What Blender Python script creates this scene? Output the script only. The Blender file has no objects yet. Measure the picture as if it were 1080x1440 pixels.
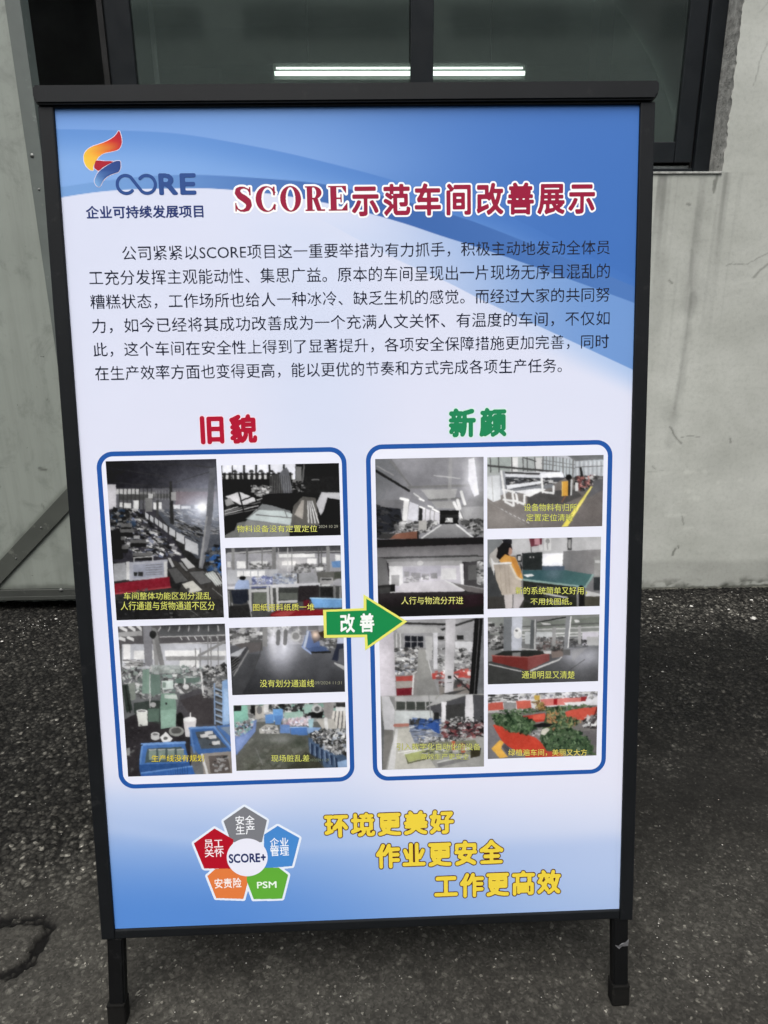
import bpy, bmesh, math, random
import numpy as np
from mathutils import Matrix, Vector
from mathutils.geometry import tessellate_polygon

S = bpy.context.scene
COL = S.collection
R = math.radians

# ------------------------------------------------------------------ camera
cam_d = bpy.data.cameras.new('camera')
cam = bpy.data.objects.new('camera', cam_d)
COL.objects.link(cam)
cam_d.sensor_fit = 'VERTICAL'
cam_d.sensor_height = 36.0
cam_d.lens = 25.378
cam_d.clip_start = 0.02
cam_d.clip_end = 400
rgt = Vector((0.9995350, -0.0295019, -0.0077100))
upv = Vector((0.0164560, 0.3090227, 0.9509123))
fwd = Vector((0.0256712, 0.9505970, -0.3093645))
m = Matrix.Identity(4)
for i in range(3):
    m[i][0] = rgt[i]; m[i][1] = upv[i]; m[i][2] = -fwd[i]
m.translation = Vector((0, 0, 1.41143))
cam.matrix_world = m
S.camera = cam
S.render.resolution_x = 768
S.render.resolution_y = 1024

# ------------------------------------------------------------------ daylight (overcast)
SUN_EL, SUN_AZ = 64.0, 197.0            # azimuth measured clockwise from +y
w = bpy.data.worlds.new('World')
S.world = w
w.use_nodes = True
nt = w.node_tree
nt.nodes.clear()
sky = nt.nodes.new('ShaderNodeTexSky')
sky.sky_type = 'NISHITA'
sky.sun_disc = False
sky.sun_elevation = R(SUN_EL)
sky.sun_rotation = R(SUN_AZ)
sky.air_density = 1.0
sky.dust_density = 4.0
hs = nt.nodes.new('ShaderNodeHueSaturation')   # cloud cover takes most of the blue out
hs.inputs['Saturation'].default_value = 0.30
bg = nt.nodes.new('ShaderNodeBackground')
bg.inputs['Strength'].default_value = 0.15
wo = nt.nodes.new('ShaderNodeOutputWorld')
nt.links.new(sky.outputs[0], hs.inputs['Color'])
nt.links.new(hs.outputs[0], bg.inputs['Color'])
nt.links.new(bg.outputs[0], wo.inputs['Surface'])
sun_d = bpy.data.lights.new('sun', 'SUN')
sun_d.energy = 1.5
sun_d.angle = R(40)
sun_d.color = (1.0, 0.97, 0.93)
sun = bpy.data.objects.new('sun', sun_d)
COL.objects.link(sun)
az = R(SUN_AZ)
sd_ = Vector((math.sin(az) * math.cos(R(SUN_EL)), math.cos(az) * math.cos(R(SUN_EL)), math.sin(R(SUN_EL))))
sun.rotation_euler = sd_.to_track_quat('Z', 'Y').to_euler()
sun.location = (0, -6, 9)
S.view_settings.view_transform = 'Standard'
S.view_settings.look = 'None'
S.view_settings.exposure = 0.67
S.view_settings.gamma = 1.0

# ------------------------------------------------------------------ helpers
def lin(c):
    c = np.asarray(c, float) / 255.0
    return np.where(c <= 0.04045, c / 12.92, ((c + 0.055) / 1.055) ** 2.4)

def vnoise(X, Y, scale, seed):
    """smooth value noise, -1..1, any coordinates"""
    x = np.asarray(X, float) / scale; y = np.asarray(Y, float) / scale
    xi = np.floor(x).astype(np.int64); yi = np.floor(y).astype(np.int64)
    fx = x - xi; fy = y - yi
    fx = fx * fx * (3 - 2 * fx); fy = fy * fy * (3 - 2 * fy)
    rng = np.random.RandomState(seed)
    tab = rng.rand(256, 256) * 2 - 1
    g = lambda a, b: tab[a & 255, b & 255]
    return (g(xi, yi) * (1 - fx) + g(xi + 1, yi) * fx) * (1 - fy) + (g(xi, yi + 1) * (1 - fx) + g(xi + 1, yi + 1) * fx) * fy

def fbm(X, Y, scale, seed, octv=4, gain=0.5):
    out = 0; a = 1; t = 0
    for k in range(octv):
        out = out + a * vnoise(X, Y, scale, seed + k); t += a; a *= gain; scale /= 2.03
    return out / t

def sstep(a, b, x):
    t = np.clip((x - a) / (b - a), 0, 1)
    return t * t * (3 - 2 * t)

def seg_dist(X, Y, pts):
    d = np.full(np.shape(X), 1e9)
    for (x0, y0), (x1, y1) in zip(pts[:-1], pts[1:]):
        vx, vy = x1 - x0, y1 - y0
        L = vx * vx + vy * vy + 1e-12
        t = np.clip(((X - x0) * vx + (Y - y0) * vy) / L, 0, 1)
        d = np.minimum(d, np.hypot(X - x0 - t * vx, Y - y0 - t * vy))
    return d

def tag(o, label=None, cat=None, group=None, kind=None):
    for k, v in (('label', label), ('category', cat), ('group', group), ('kind', kind)):
        if v: o[k] = v
    return o

def link(o, parent=None):
    COL.objects.link(o)
    if parent is not None: o.parent = parent
    return o

def thing(name, label, cat, loc=(0, 0, 0), group=None):
    o = bpy.data.objects.new(name, None)
    o.empty_display_size = 0.2
    link(o); o.location = loc
    return tag(o, label, cat, group, 'thing')

def mesh_obj(name, verts, faces, mat, parent=None, smooth=False):
    me = bpy.data.meshes.new(name)
    me.from_pydata([tuple(v) for v in verts], [], faces)
    me.update()
    if smooth:
        me.polygons.foreach_set('use_smooth', [True] * len(me.polygons))
    o = bpy.data.objects.new(name, me)
    if mat: me.materials.append(mat)
    return link(o, parent)

def bm_obj(name, bm, mat, parent=None, smooth=False):
    me = bpy.data.meshes.new(name)
    bmesh.ops.recalc_face_normals(bm, faces=bm.faces)
    bm.to_mesh(me); bm.free()
    if smooth: me.polygons.foreach_set('use_smooth', [True] * len(me.polygons))
    me.materials.append(mat)
    return link(bpy.data.objects.new(name, me), parent)

def add_box(bm, x0, x1, y0, y1, z0, z1, bevel=0.0, seg=2, mat=None):
    r = bmesh.ops.create_cube(bm, size=1.0)
    vs = r['verts']
    for v in vs:
        v.co = Vector((x0 + (v.co.x + .5) * (x1 - x0), y0 + (v.co.y + .5) * (y1 - y0), z0 + (v.co.z + .5) * (z1 - z0)))
    if mat is not None:
        for v in vs: v.co = mat @ v.co
    if bevel > 0:
        es = list({e for v in vs for e in v.link_edges})
        bmesh.ops.bevel(bm, geom=es, offset=bevel, segments=seg, affect='EDGES', profile=0.5)

def box_obj(name, dims, mat, parent=None, bevel=0.0, seg=2):
    bm = bmesh.new(); add_box(bm, *dims, bevel=bevel, seg=seg)
    return bm_obj(name, bm, mat, parent)

def grid_obj(name, P, mat, parent=None, cols=None, attr='print', keep=None, smooth=True):
    """P: (ny, nx, 3) array -> one sheet of quads; cols (ny,nx,3) or dict of scalar fields"""
    ny, nx = P.shape[:2]
    idx = np.arange(ny * nx).reshape(ny, nx)
    q = np.stack([idx[:-1, :-1], idx[:-1, 1:], idx[1:, 1:], idx[1:, :-1]], -1)
    q = q.reshape(-1, 4) if keep is None else q[keep]
    me = bpy.data.meshes.new(name)
    me.vertices.add(ny * nx)
    me.vertices.foreach_set('co', np.ascontiguousarray(P, dtype=np.float32).ravel())
    n = len(q)
    me.loops.add(n * 4)
    me.loops.foreach_set('vertex_index', q.astype(np.int32).ravel())
    me.polygons.add(n)
    me.polygons.foreach_set('loop_start', np.arange(0, n * 4, 4, dtype=np.int32))
    me.polygons.foreach_set('loop_total', np.full(n, 4, dtype=np.int32))
    me.update(calc_edges=True)
    if smooth: me.polygons.foreach_set('use_smooth', np.ones(n, dtype=bool))
    if isinstance(cols, dict):
        for k, f in cols.items():
            a = me.attributes.new(k, 'FLOAT', 'POINT')
            a.data.foreach_set('value', np.ascontiguousarray(f, dtype=np.float32).ravel())
    elif cols is not None:
        set_cols(me, cols.reshape(-1, 3), attr)
    me.validate()
    me.materials.append(mat)
    return link(bpy.data.objects.new(name, me), parent)

def set_cols(me, c, attr='print'):
    a = me.color_attributes.new(attr, 'FLOAT_COLOR', 'POINT')
    rgba = np.ones((len(c), 4), np.float32); rgba[:, :3] = c
    a.data.foreach_set('color', rgba.ravel())

# ------------------------------------------------------------------ materials
def new_mat(name):
    M = bpy.data.materials.new(name); M.use_nodes = True
    t = M.node_tree
    return M, t, t.nodes['Principled BSDF']

def nd(t, kind, **kw):
    n = t.nodes.new(kind)
    for k, v in kw.items():
        if k in n.inputs: n.inputs[k].default_value = v
        else: setattr(n, k, v)
    return n

def ramp(t, src, stops):
    r = t.nodes.new('ShaderNodeValToRGB')
    e = r.color_ramp.elements
    while len(e) < len(stops): e.new(0.5)
    for el, (p, c) in zip(e, stops):
        el.position = p
        el.color = (c, c, c, 1) if isinstance(c, (int, float)) else (*c, 1)
    t.links.new(src, r.inputs[0])
    return r.outputs[0]

def mixc(t, fac, a, b, mode='MIX'):
    n = t.nodes.new('ShaderNodeMix'); n.data_type = 'RGBA'; n.blend_type = mode
    for sock, v in ((n.inputs[0], fac), (n.inputs[6], a), (n.inputs[7], b)):
        if hasattr(v, 'links'): t.links.new(v, sock)
        elif isinstance(v, (int, float)): sock.default_value = v
        else: sock.default_value = (*v, 1)
    return n.outputs[2]

def noise(t, scale, detail=4, rough=0.55, coord=None, dist=0.0):
    n = nd(t, 'ShaderNodeTexNoise', Scale=scale, Detail=detail, Roughness=rough, Distortion=dist)
    if coord is not None: t.links.new(coord, n.inputs['Vector'])
    return n.outputs['Fac']

def bump(t, h, strength, dist, normal=None):
    b = nd(t, 'ShaderNodeBump', Strength=strength, Distance=dist)
    t.links.new(h, b.inputs['Height'])
    if normal is not None: t.links.new(normal, b.inputs['Normal'])
    return b.outputs[0]

def ocoord(t):
    return t.nodes.new('ShaderNodeTexCoord').outputs['Object']

def simple_mat(name, col, rough=0.5, metal=0.0, var=0.12, vscale=30, bmp=0.0, bscale=400, spec=0.5):
    M, t, p = new_mat(name)
    c = ocoord(t)
    f = noise(t, vscale, 5, 0.6, c)
    lo = tuple(x * (1 - var) for x in col); hi = tuple(min(1, x * (1 + var)) for x in col)
    t.links.new(ramp(t, f, [(0.3, lo), (0.7, hi)]), p.inputs['Base Color'])
    rr = ramp(t, noise(t, vscale * 1.7, 4, 0.6, c), [(0.3, max(0, rough - 0.08)), (0.7, min(1, rough + 0.08))])
    t.links.new(rr, p.inputs['Roughness'])
    p.inputs['Metallic'].default_value = metal
    p.inputs['Specular IOR Level'].default_value = spec
    if bmp:
        t.links.new(bump(t, noise(t, bscale, 3, 0.6, c), bmp, 0.001), p.inputs['Normal'])
    return M

def worn_metal(name, col, wear, rough, vscale, spec=0.5):
    M, t, p = new_mat(name)
    c = ocoord(t)
    f = ramp(t, noise(t, vscale, 7, 0.7, c), [(0.60, 0.0), (0.68, 1.0)])
    base = ramp(t, noise(t, vscale * .3, 4, 0.6, c), [(0.3, tuple(x * .85 for x in col)), (0.7, tuple(x * 1.15 for x in col))])
    t.links.new(mixc(t, f, base, wear), p.inputs['Base Color'])
    p.inputs['Roughness'].default_value = rough
    p.inputs['Specular IOR Level'].default_value = spec
    t.links.new(bump(t, noise(t, 300, 3, 0.6, c), 0.08, 0.001), p.inputs['Normal'])
    return M

M_frame = worn_metal('black_powder_coat', (0.0072, 0.0082, 0.0095), (0.014, 0.0148, 0.0158), 0.5, 30, 0.16)
M_leg = worn_metal('black_scuffed_tube', (0.0045, 0.0047, 0.005), (0.013, 0.0135, 0.014), 0.55, 25, 0.14)
M_rubber = worn_metal('dusty_rubber', (0.0055, 0.0053, 0.0048), (0.015, 0.0142, 0.0125), 0.85, 60, 0.15)
M_alu = simple_mat('dark_window_frame', (0.0095, 0.0115, 0.0135), 0.42, 0.0, 0.10, 9, 0.03, 600, 0.2)
M_alu_side = simple_mat('window_frame_side', (0.014, 0.017, 0.021), 0.42, 0.0, 0.12, 9, 0.03, 600, 0.2)
M_gap = simple_mat('black_gap', (0.004, 0.004, 0.004), 0.8, 0.0, 0.1, 9)  # near-black colour holds the shade of the gaps in the frame
M_lip = simple_mat('bare_aluminium', (0.42, 0.43, 0.42), 0.38, 0.7, 0.25, 60)
M_screw = simple_mat('zinc_screw', (0.16, 0.165, 0.155), 0.5, 0.6, 0.3, 80)

def print_mat():
    M, t, p = new_mat('poster_print')
    a = nd(t, 'ShaderNodeAttribute', attribute_name='print')
    t.links.new(a.outputs['Color'], p.inputs['Base Color'])
    c_ = ocoord(t)
    t.links.new(bump(t, noise(t, 3.5, 3, 0.5, c_), 0.10, 0.02), p.inputs['Normal'])
    p.inputs['Roughness'].default_value = 0.42
    p.inputs['Specular IOR Level'].default_value = 0.18
    return M
M_print = print_mat()

def glass_mat():
    M, t, p = new_mat('window_glass')
    t.nodes.remove(p)
    out = t.nodes['Material Output']
    tr = nd(t, 'ShaderNodeBsdfTransparent'); tr.inputs[0].default_value = (0.80, 0.86, 0.83, 1)
    gl = nd(t, 'ShaderNodeBsdfGlossy', Roughness=0.06); gl.inputs[0].default_value = (0.95, 1.0, 0.97, 1)
    fr = nd(t, 'ShaderNodeFresnel', IOR=2.5)
    c = ocoord(t)
    nrm = bump(t, noise(t, 2.2, 2, 0.5, c), 0.03, 0.02)
    t.links.new(nrm, gl.inputs['Normal'])
    mx = nd(t, 'ShaderNodeMixShader')
    t.links.new(fr.outputs[0], mx.inputs[0]); t.links.new(tr.outputs[0], mx.inputs[1]); t.links.new(gl.outputs[0], mx.inputs[2])
    t.links.new(mx.outputs[0], out.inputs['Surface'])
    return M
M_glass = glass_mat()

def emit_mat(name, col, st):
    M, t, p = new_mat(name)
    p.inputs['Base Color'].default_value = (0.8, 0.8, 0.8, 1)
    p.inputs['Emission Color'].default_value = (*col, 1)
    p.inputs['Emission Strength'].default_value = st
    return M

# ------------------------------------------------------------------ setting: ground
def asphalt_mat():
    M, t, p = new_mat('asphalt')
    c = ocoord(t)
    tone = nd(t, 'ShaderNodeAttribute', attribute_name='tone')
    wet = nd(t, 'ShaderNodeAttribute', attribute_name='wet')
    coarse = nd(t, 'ShaderNodeAttribute', attribute_name='coarse')
    big = ramp(t, noise(t, 1.7, 5, 0.6, c), [(0.3, (0.0190, 0.0178, 0.0152)), (0.55, (0.0225, 0.0216, 0.0187)), (0.8, (0.0265, 0.0257, 0.0226))])
    wn = nd(t, 'ShaderNodeTexNoise', Scale=55.0, Detail=2.0); t.links.new(c, wn.inputs['Vector'])
    wv = nd(t, 'ShaderNodeVectorMath', operation='MULTIPLY_ADD'); wv.inputs[1].default_value = (0.010, 0.010, 0.0)
    t.links.new(wn.outputs['Color'], wv.inputs[0]); t.links.new(c, wv.inputs[2])
    vo = nd(t, 'ShaderNodeTexVoronoi', Scale=82.0); t.links.new(wv.outputs[0], vo.inputs['Vector'])
    sep = nd(t, 'ShaderNodeSeparateColor'); t.links.new(vo.outputs['Color'], sep.inputs[0])
    cell = ramp(t, sep.outputs[0], [(0.0, 0.25), (0.45, 0.7), (0.80, 1.35), (0.93, 2.2), (1.0, 4.5)])
    gap = ramp(t, vo.outputs['Distance'], [(0.28, 1.25), (0.50, 0.75), (0.72, 0.22)])  # lit stone tops and shaded gaps put into the colour
    vo2 = nd(t, 'ShaderNodeTexVoronoi', Scale=230.0); t.links.new(wv.outputs[0], vo2.inputs['Vector'])
    sep2 = nd(t, 'ShaderNodeSeparateColor'); t.links.new(vo2.outputs['Color'], sep2.inputs[0])
    cell2 = ramp(t, sep2.outputs[0], [(0.0, 0.5), (0.7, 1.05), (0.95, 1.5), (0.985, 2.6), (1.0, 6.5)])  # brightest cells: pale specks and wet glints put into the colour
    cf = nd(t, 'ShaderNodeMapRange'); cf.inputs['To Min'].default_value = 0.24; cf.inputs['To Max'].default_value = 1.0
    t.links.new(coarse.outputs['Fac'], cf.inputs['Value'])
    k = mixc(t, cf.outputs[0], (1, 1, 1), mixc(t, 1.0, cell, gap, 'MULTIPLY'), 'MULTIPLY')
    k2 = mixc(t, 0.7, k, cell2, 'MULTIPLY')
    blot = ramp(t, noise(t, 14, 6, 0.65, c), [(0.3, 0.72), (0.5, 1.0), (0.72, 1.22)])
    k2 = mixc(t, 1.0, k2, blot, 'MULTIPLY')
    colr = mixc(t, 1.0, big, k2, 'MULTIPLY')
    colr = mixc(t, 1.0, colr, tone.outputs['Color'], 'MULTIPLY')
    t.links.new(colr, p.inputs['Base Color'])
    p.inputs['Specular IOR Level'].default_value = 0.16
    rr = nd(t, 'ShaderNodeMapRange'); rr.inputs['To Min'].default_value = 0.86; rr.inputs['To Max'].default_value = 0.36
    t.links.new(wet.outputs['Fac'], rr.inputs['Value'])
    t.links.new(rr.outputs[0], p.inputs['Roughness'])
    inv = ramp(t, vo.outputs['Distance'], [(0.0, 1.0), (0.9, 0.0)])
    n1 = bump(t, mixc(t, cf.outputs[0], (0.5, 0.5, 0.5), inv), 0.9, 0.006)
    n2 = bump(t, noise(t, 420, 3, 0.65, c), 0.5, 0.0015, n1)
    t.links.new(n2, p.inputs['Normal'])
    return M

def spaced(lo, hi, step, far_lo, far_hi, n=16):
    a = np.arange(lo, hi + 1e-6, step)
    g = np.linspace(0, 1, n + 1)[1:] ** 3
    return np.concatenate([(lo - g * (lo - far_lo))[::-1], a, hi + g * (far_hi - hi)])

gx = spaced(-1.95, 2.25, 0.0055, -70, 70)
gy = spaced(0.85, 3.12, 0.0055, -60, 70)
X, Y = np.meshgrid(gx, gy)
dense = ((X > -2.2) & (X < 2.5) & (Y > 0.6) & (Y < 3.4)).astype(float)
# worn smooth surface near the viewer, coarse open stone towards the wall
coarse = sstep(1.75, 2.12, Y + 0.22 * fbm(X, Y, 0.6, 3) + 0.55 * sstep(0.3, -0.6, X))
warpx = X + 0.01 * fbm(X, Y, 0.05, 71); warpy = Y + 0.01 * fbm(X, Y, 0.05, 75)
h_st = vnoise(warpx, warpy, 0.016, 11) * 0.6 + vnoise(warpx, warpy, 0.009, 12) * 0.55 + vnoise(X, Y, 0.03, 13) * 0.4
h = dense * (h_st * (0.0010 + 0.0036 * coarse) + 0.003 * fbm(X, Y, 0.35, 21) - 0.002)
crackA = [(-0.90, 1.300), (-0.857, 1.314), (-0.831, 1.334), (-0.800, 1.331), (-0.779, 1.338), (-0.757, 1.321), (-0.742, 1.300), (-0.750, 1.268), (-0.756, 1.24), (-0.761, 1.205), (-0.79, 1.192), (-0.84, 1.19), (-0.90, 1.17)]
crackB = [(-0.90, 1.318), (-0.864, 1.329), (-0.825, 1.316), (-0.764, 1.324), (-0.732, 1.309), (-0.745, 1.281), (-0.741, 1.215), (-0.769, 1.188), (-0.80, 1.180), (-0.86, 1.165)]
wx = X + 0.011 * fbm(X, Y, 0.022, 91); wy = Y + 0.011 * fbm(X, Y, 0.022, 95)
nearc = (np.abs(X + 0.8) < 0.3) & (np.abs(Y - 1.25) < 0.25)
dA = np.full(X.shape, 9.0)
dA[nearc] = np.minimum(seg_dist(wx[nearc], wy[nearc], crackA), seg_dist(wx[nearc], wy[nearc], crackB))
crk = sstep(0.0080, 0.004, dA + 0.007 * fbm(X, Y, 0.014, 97) + 0.004 * vnoise(X, Y, 0.08, 98))
halo = sstep(0.03, 0.0, dA)
h = h - 0.010 * crk
# damp, dirty band along the foot of the wall
band = sstep(1.93, 2.12, Y + 0.16 * fbm(X, Y, 0.5, 31)) * sstep(2.76, 2.60, Y + 0.14 * fbm(X, Y, 0.3, 35) + 0.10 * (X - 1.3))
bandR = band * sstep(0.2, 1.0, X)
bandL = sstep(1.5, 1.95, Y + 0.3 * fbm(X, Y, 0.6, 41)) * sstep(0.2, -0.5, X)
wet = np.clip(0.75 * bandR + 0.25 * bandL, 0, 1) * (0.6 + 0.4 * fbm(X, Y, 0.12, 51))
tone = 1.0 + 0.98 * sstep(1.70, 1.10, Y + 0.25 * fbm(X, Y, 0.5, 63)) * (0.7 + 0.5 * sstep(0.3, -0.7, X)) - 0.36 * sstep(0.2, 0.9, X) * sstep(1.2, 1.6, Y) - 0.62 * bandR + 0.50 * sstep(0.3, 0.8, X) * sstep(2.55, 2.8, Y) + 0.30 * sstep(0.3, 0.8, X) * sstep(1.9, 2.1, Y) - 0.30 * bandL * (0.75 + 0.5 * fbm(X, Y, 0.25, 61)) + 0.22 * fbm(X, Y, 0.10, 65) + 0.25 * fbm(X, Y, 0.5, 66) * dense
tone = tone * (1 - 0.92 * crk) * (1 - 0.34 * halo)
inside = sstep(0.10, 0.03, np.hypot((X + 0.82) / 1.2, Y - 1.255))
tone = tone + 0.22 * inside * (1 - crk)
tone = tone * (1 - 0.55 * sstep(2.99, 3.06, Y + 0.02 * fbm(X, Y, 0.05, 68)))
P = np.stack([X, Y, h], -1)
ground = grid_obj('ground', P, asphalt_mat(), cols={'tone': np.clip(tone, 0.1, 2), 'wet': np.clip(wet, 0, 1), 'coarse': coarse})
tag(ground, kind='structure')

# pale grit lying on the asphalt
rng = random.Random(5)
gv, gf = [], []
def chip(x, y, s, fl=0.5):
    n = rng.randint(5, 7); b = len(gv); a0 = rng.random() * 6.28
    el = rng.uniform(0.55, 1.0)
    for k in range(n):
        a = a0 + 6.283 * k / n; r = s * rng.uniform(0.7, 1.1)
        gv.append((x + r * math.cos(a), y + r * el * math.sin(a), 0.0012))
    for k in range(n):
        a = a0 + 6.283 * k / n; r = s * rng.uniform(0.35, 0.7)
        gv.append((x + r * math.cos(a), y + r * el * math.sin(a), 0.0012 + s * fl * rng.uniform(0.8, 1.2)))
    for k in range(n):
        k2 = (k + 1) % n
        gf.append((b + k, b + k2, b + n + k2, b + n + k))
    gf.append(tuple(range(b + n, b + 2 * n)))
cl = [(rng.uniform(-1.6, 2.1), rng.uniform(0.95, 3.0)) for _ in range(60)]
for k in range(1500):
    if rng.random() < 0.62:
        c0 = rng.choice(cl); x, y = c0[0] + rng.gauss(0, 0.05), c0[1] + rng.gauss(0, 0.05)
    else:
        x, y = rng.uniform(-1.7, 2.2), rng.uniform(0.9, 3.05)
    chip(x, y, rng.choice([0.0008, 0.001, 0.0012, 0.0015, 0.002]) * (0.55 + 0.35 * y))
for x, y, s in [(1.294, 2.979, 0.012), (1.662, 2.768, 0.016), (1.45, 2.90, 0.009), (1.60, 2.86, 0.007), (-1.36, 2.90, 0.008), (1.22, 2.70, 0.006), (1.75, 2.95, 0.008), (1.10, 2.35, 0.006), (-1.5, 2.7, 0.007)]:
    chip(x, y, s, 0.3)
M_grit = simple_mat('pale_grit', (0.42, 0.41, 0.38), 0.6, 0, 0.45, 25)
grit = mesh_obj('gravel', gv, gf, M_grit)
tag(grit, 'pale stone grit scattered over the dark asphalt', 'gravel', kind='stuff')

# ------------------------------------------------------------------ factory wall
D = 3.0963          # wall face
JX = 1.436          # right jamb of the window opening
SZ = 1.798          # sill height
WT, WL = 3.35, -2.7  # head and left jamb of the opening

def plaster_mat():
    M, t, p = new_mat('painted_plaster')
    c = ocoord(t)
    st = nd(t, 'ShaderNodeAttribute', attribute_name='stain')
    rough_a = nd(t, 'ShaderNodeAttribute', attribute_name='dirt_dark')
    base = ramp(t, noise(t, 2.6, 6, 0.6, c, 0.4), [(0.3, (0.36, 0.37, 0.332)), (0.5, (0.43, 0.44, 0.400)), (0.7, (0.485, 0.495, 0.455))])
    fine = ramp(t, noise(t, 60, 5, 0.7, c), [(0.25, 0.86), (0.5, 1.0), (0.8, 1.05)])
    # fine scratches and scuffs, stretched along the wall
    mp = nd(t, 'ShaderNodeMapping'); mp.inputs['Scale'].default_value = (4, 4, 38)
    t.links.new(c, mp.inputs['Vector'])
    sc = ramp(t, noise(t, 1.6, 5, 0.7, mp.outputs[0], 0.6), [(0.0, 1.0), (0.62, 1.0), (0.75, 1.1)])
    k = mixc(t, 1.0, base, fine, 'MULTIPLY')
    k = mixc(t, 1.0, k, sc, 'MULTIPLY')
    k = mixc(t, 1.0, k, st.outputs['Color'], 'MULTIPLY')
    k = mixc(t, rough_a.outputs['Fac'], k, (0.045, 0.047, 0.036))
    t.links.new(k, p.inputs['Base Color'])
    p.inputs['Roughness'].default_value = 0.62
    p.inputs['Specular IOR Level'].default_value = 0.3
    n1 = bump(t, noise(t, 4, 4, 0.5, c, 0.3), 0.22, 0.02)
    n2 = bump(t, noise(t, 170, 4, 0.65, c), 0.22, 0.002, n1)
    t.links.new(n2, p.inputs['Normal'])
    return M
M_plaster = plaster_mat()

xs = np.concatenate([[-9, -6, -4, WL], np.linspace(-2.2, 0.8, 10), np.arange(0.86, JX - 1e-4, 0.0052), [JX], np.arange(JX + 0.005, 2.15, 0.0052), [2.4, 3, 4.5, 7, 11]])
zs = np.concatenate([[-0.15, -0.05], np.arange(-0.01, SZ - 0.002, 0.0052), [SZ], np.arange(SZ + 0.005, 2.55, 0.0062), [2.8, 3.1, WT, 3.8, 4.6, 6.0]])
X, Z = np.meshgrid(xs, zs)
dn = ((X > 0.8) & (X < 2.3) & (Z < 2.7)).astype(float)
yy = D - dn * (0.0035 * fbm(X, Z, 0.5, 101) + 0.0006 * fbm(X, Z, 0.06, 105))
yy = np.where(((np.abs(X - JX) < 1e-4) & (Z > SZ - 1e-4)) | ((np.abs(Z - SZ) < 1e-4) & (X < JX + 1e-4)), D, yy)
stain = 1 + 0.05 * fbm(X, Z, 0.35, 111)
# tide mark of splashed water at the foot
tide = sstep(0.030, -0.005, Z - 0.125 - 0.020 * fbm(X, Z * .3, 0.22, 121) - 0.006 * fbm(X, Z, 0.03, 124))
stain = stain * (1 - 0.17 * tide * (0.8 + 0.3 * fbm(X, Z, 0.08, 127)))
# run-off streaks below the sill
drip = sstep(0.05, 0.75, vnoise(X, Z * 0.03, 0.022, 131) * 0.7 + vnoise(X, Z * 0.05, 0.06, 132) * 0.6) * sstep(1.40, 1.80, Z) * (X < JX + 0.03) * (Z < SZ)
stain = stain * (1 - 0.20 * drip)
run = sstep(0.3, 0.8, vnoise(X, Z * 0.02, 0.013, 133) * 0.7 + vnoise(X, Z * 0.06, 0.10, 134) * 0.5) * (Z < SZ) * sstep(0.5, 1.8, Z) * (X < JX + .12)
stain = stain * (1 - 0.10 * run)
d1 = seg_dist(X, Z, [(1.345, 1.66), (1.361, 1.566), (1.363, 1.288)])
stain = stain * (1 - 0.12 * sstep(0.075, 0.0, d1 + 0.06 * fbm(X, Z * .4, 0.06, 141)))
d2 = seg_dist(X, Z, [(1.372, 1.32), (1.376, 1.15), (1.368, 0.93), (1.352, 0.79), (1.345, 0.70)])
stain = stain * (1 - 0.15 * sstep(0.030, -0.004, d2 + 0.022 * fbm(X, Z * .35, 0.03, 145)) * (0.75 + 0.5 * fbm(X, Z, 0.12, 146)))
stain = stain * (1 - 0.10 * sstep(0.012, 0.0, seg_dist(X, Z, [(1.352, 1.50), (1.372, 1.30), (1.366, 1.05), (1.356, 0.86)]) + 0.007 * fbm(X, Z * .3, 0.02, 149)))
stain = stain * (1 - 0.12 * sstep(0.09, 0.0, np.hypot((X - 1.345) / .7, Z - 0.84) + 0.03 * fbm(X, Z, 0.08, 148)))
stain = stain * (1 + 0.07 * sstep(0.16, 0.0, np.hypot(X - 1.50, (Z - 0.46) * 1.4) + 0.07 * fbm(X, Z, 0.1, 151)))
for (sx0, sz0, sx1) in [(1.42, .565, 1.55), (1.40, .475, 1.50), (1.43, .44, 1.51), (1.38, .36, 1.46), (1.25, .66, 1.36), (1.6, .52, 1.7), (1.47, .30, 1.53), (1.30, .56, 1.40)]:
    stain = stain * (1 + 0.075 * sstep(0.014, -0.004, seg_dist(X, Z, [(sx0, sz0), (sx1, sz0 + .006)]) + 0.018 * fbm(X, Z, .03, 157)))
for cx_, cz_, r_ in [(1.30, 1.05, .09), (1.58, 0.62, .12), (1.72, 1.2, .15), (1.25, 0.45, .1), (1.65, 0.30, .12)]:
    stain = stain * (1 - 0.05 * sstep(r_, 0.0, np.hypot(X - cx_, Z - cz_) + 0.05 * fbm(X, Z, 0.07, int(cx_ * 100))))
dirt_dark = np.zeros_like(X)
wxx = X + 0.004 * fbm(X, Z, 0.02, 161); wzz = Z + 0.004 * fbm(X, Z, 0.02, 165)
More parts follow.
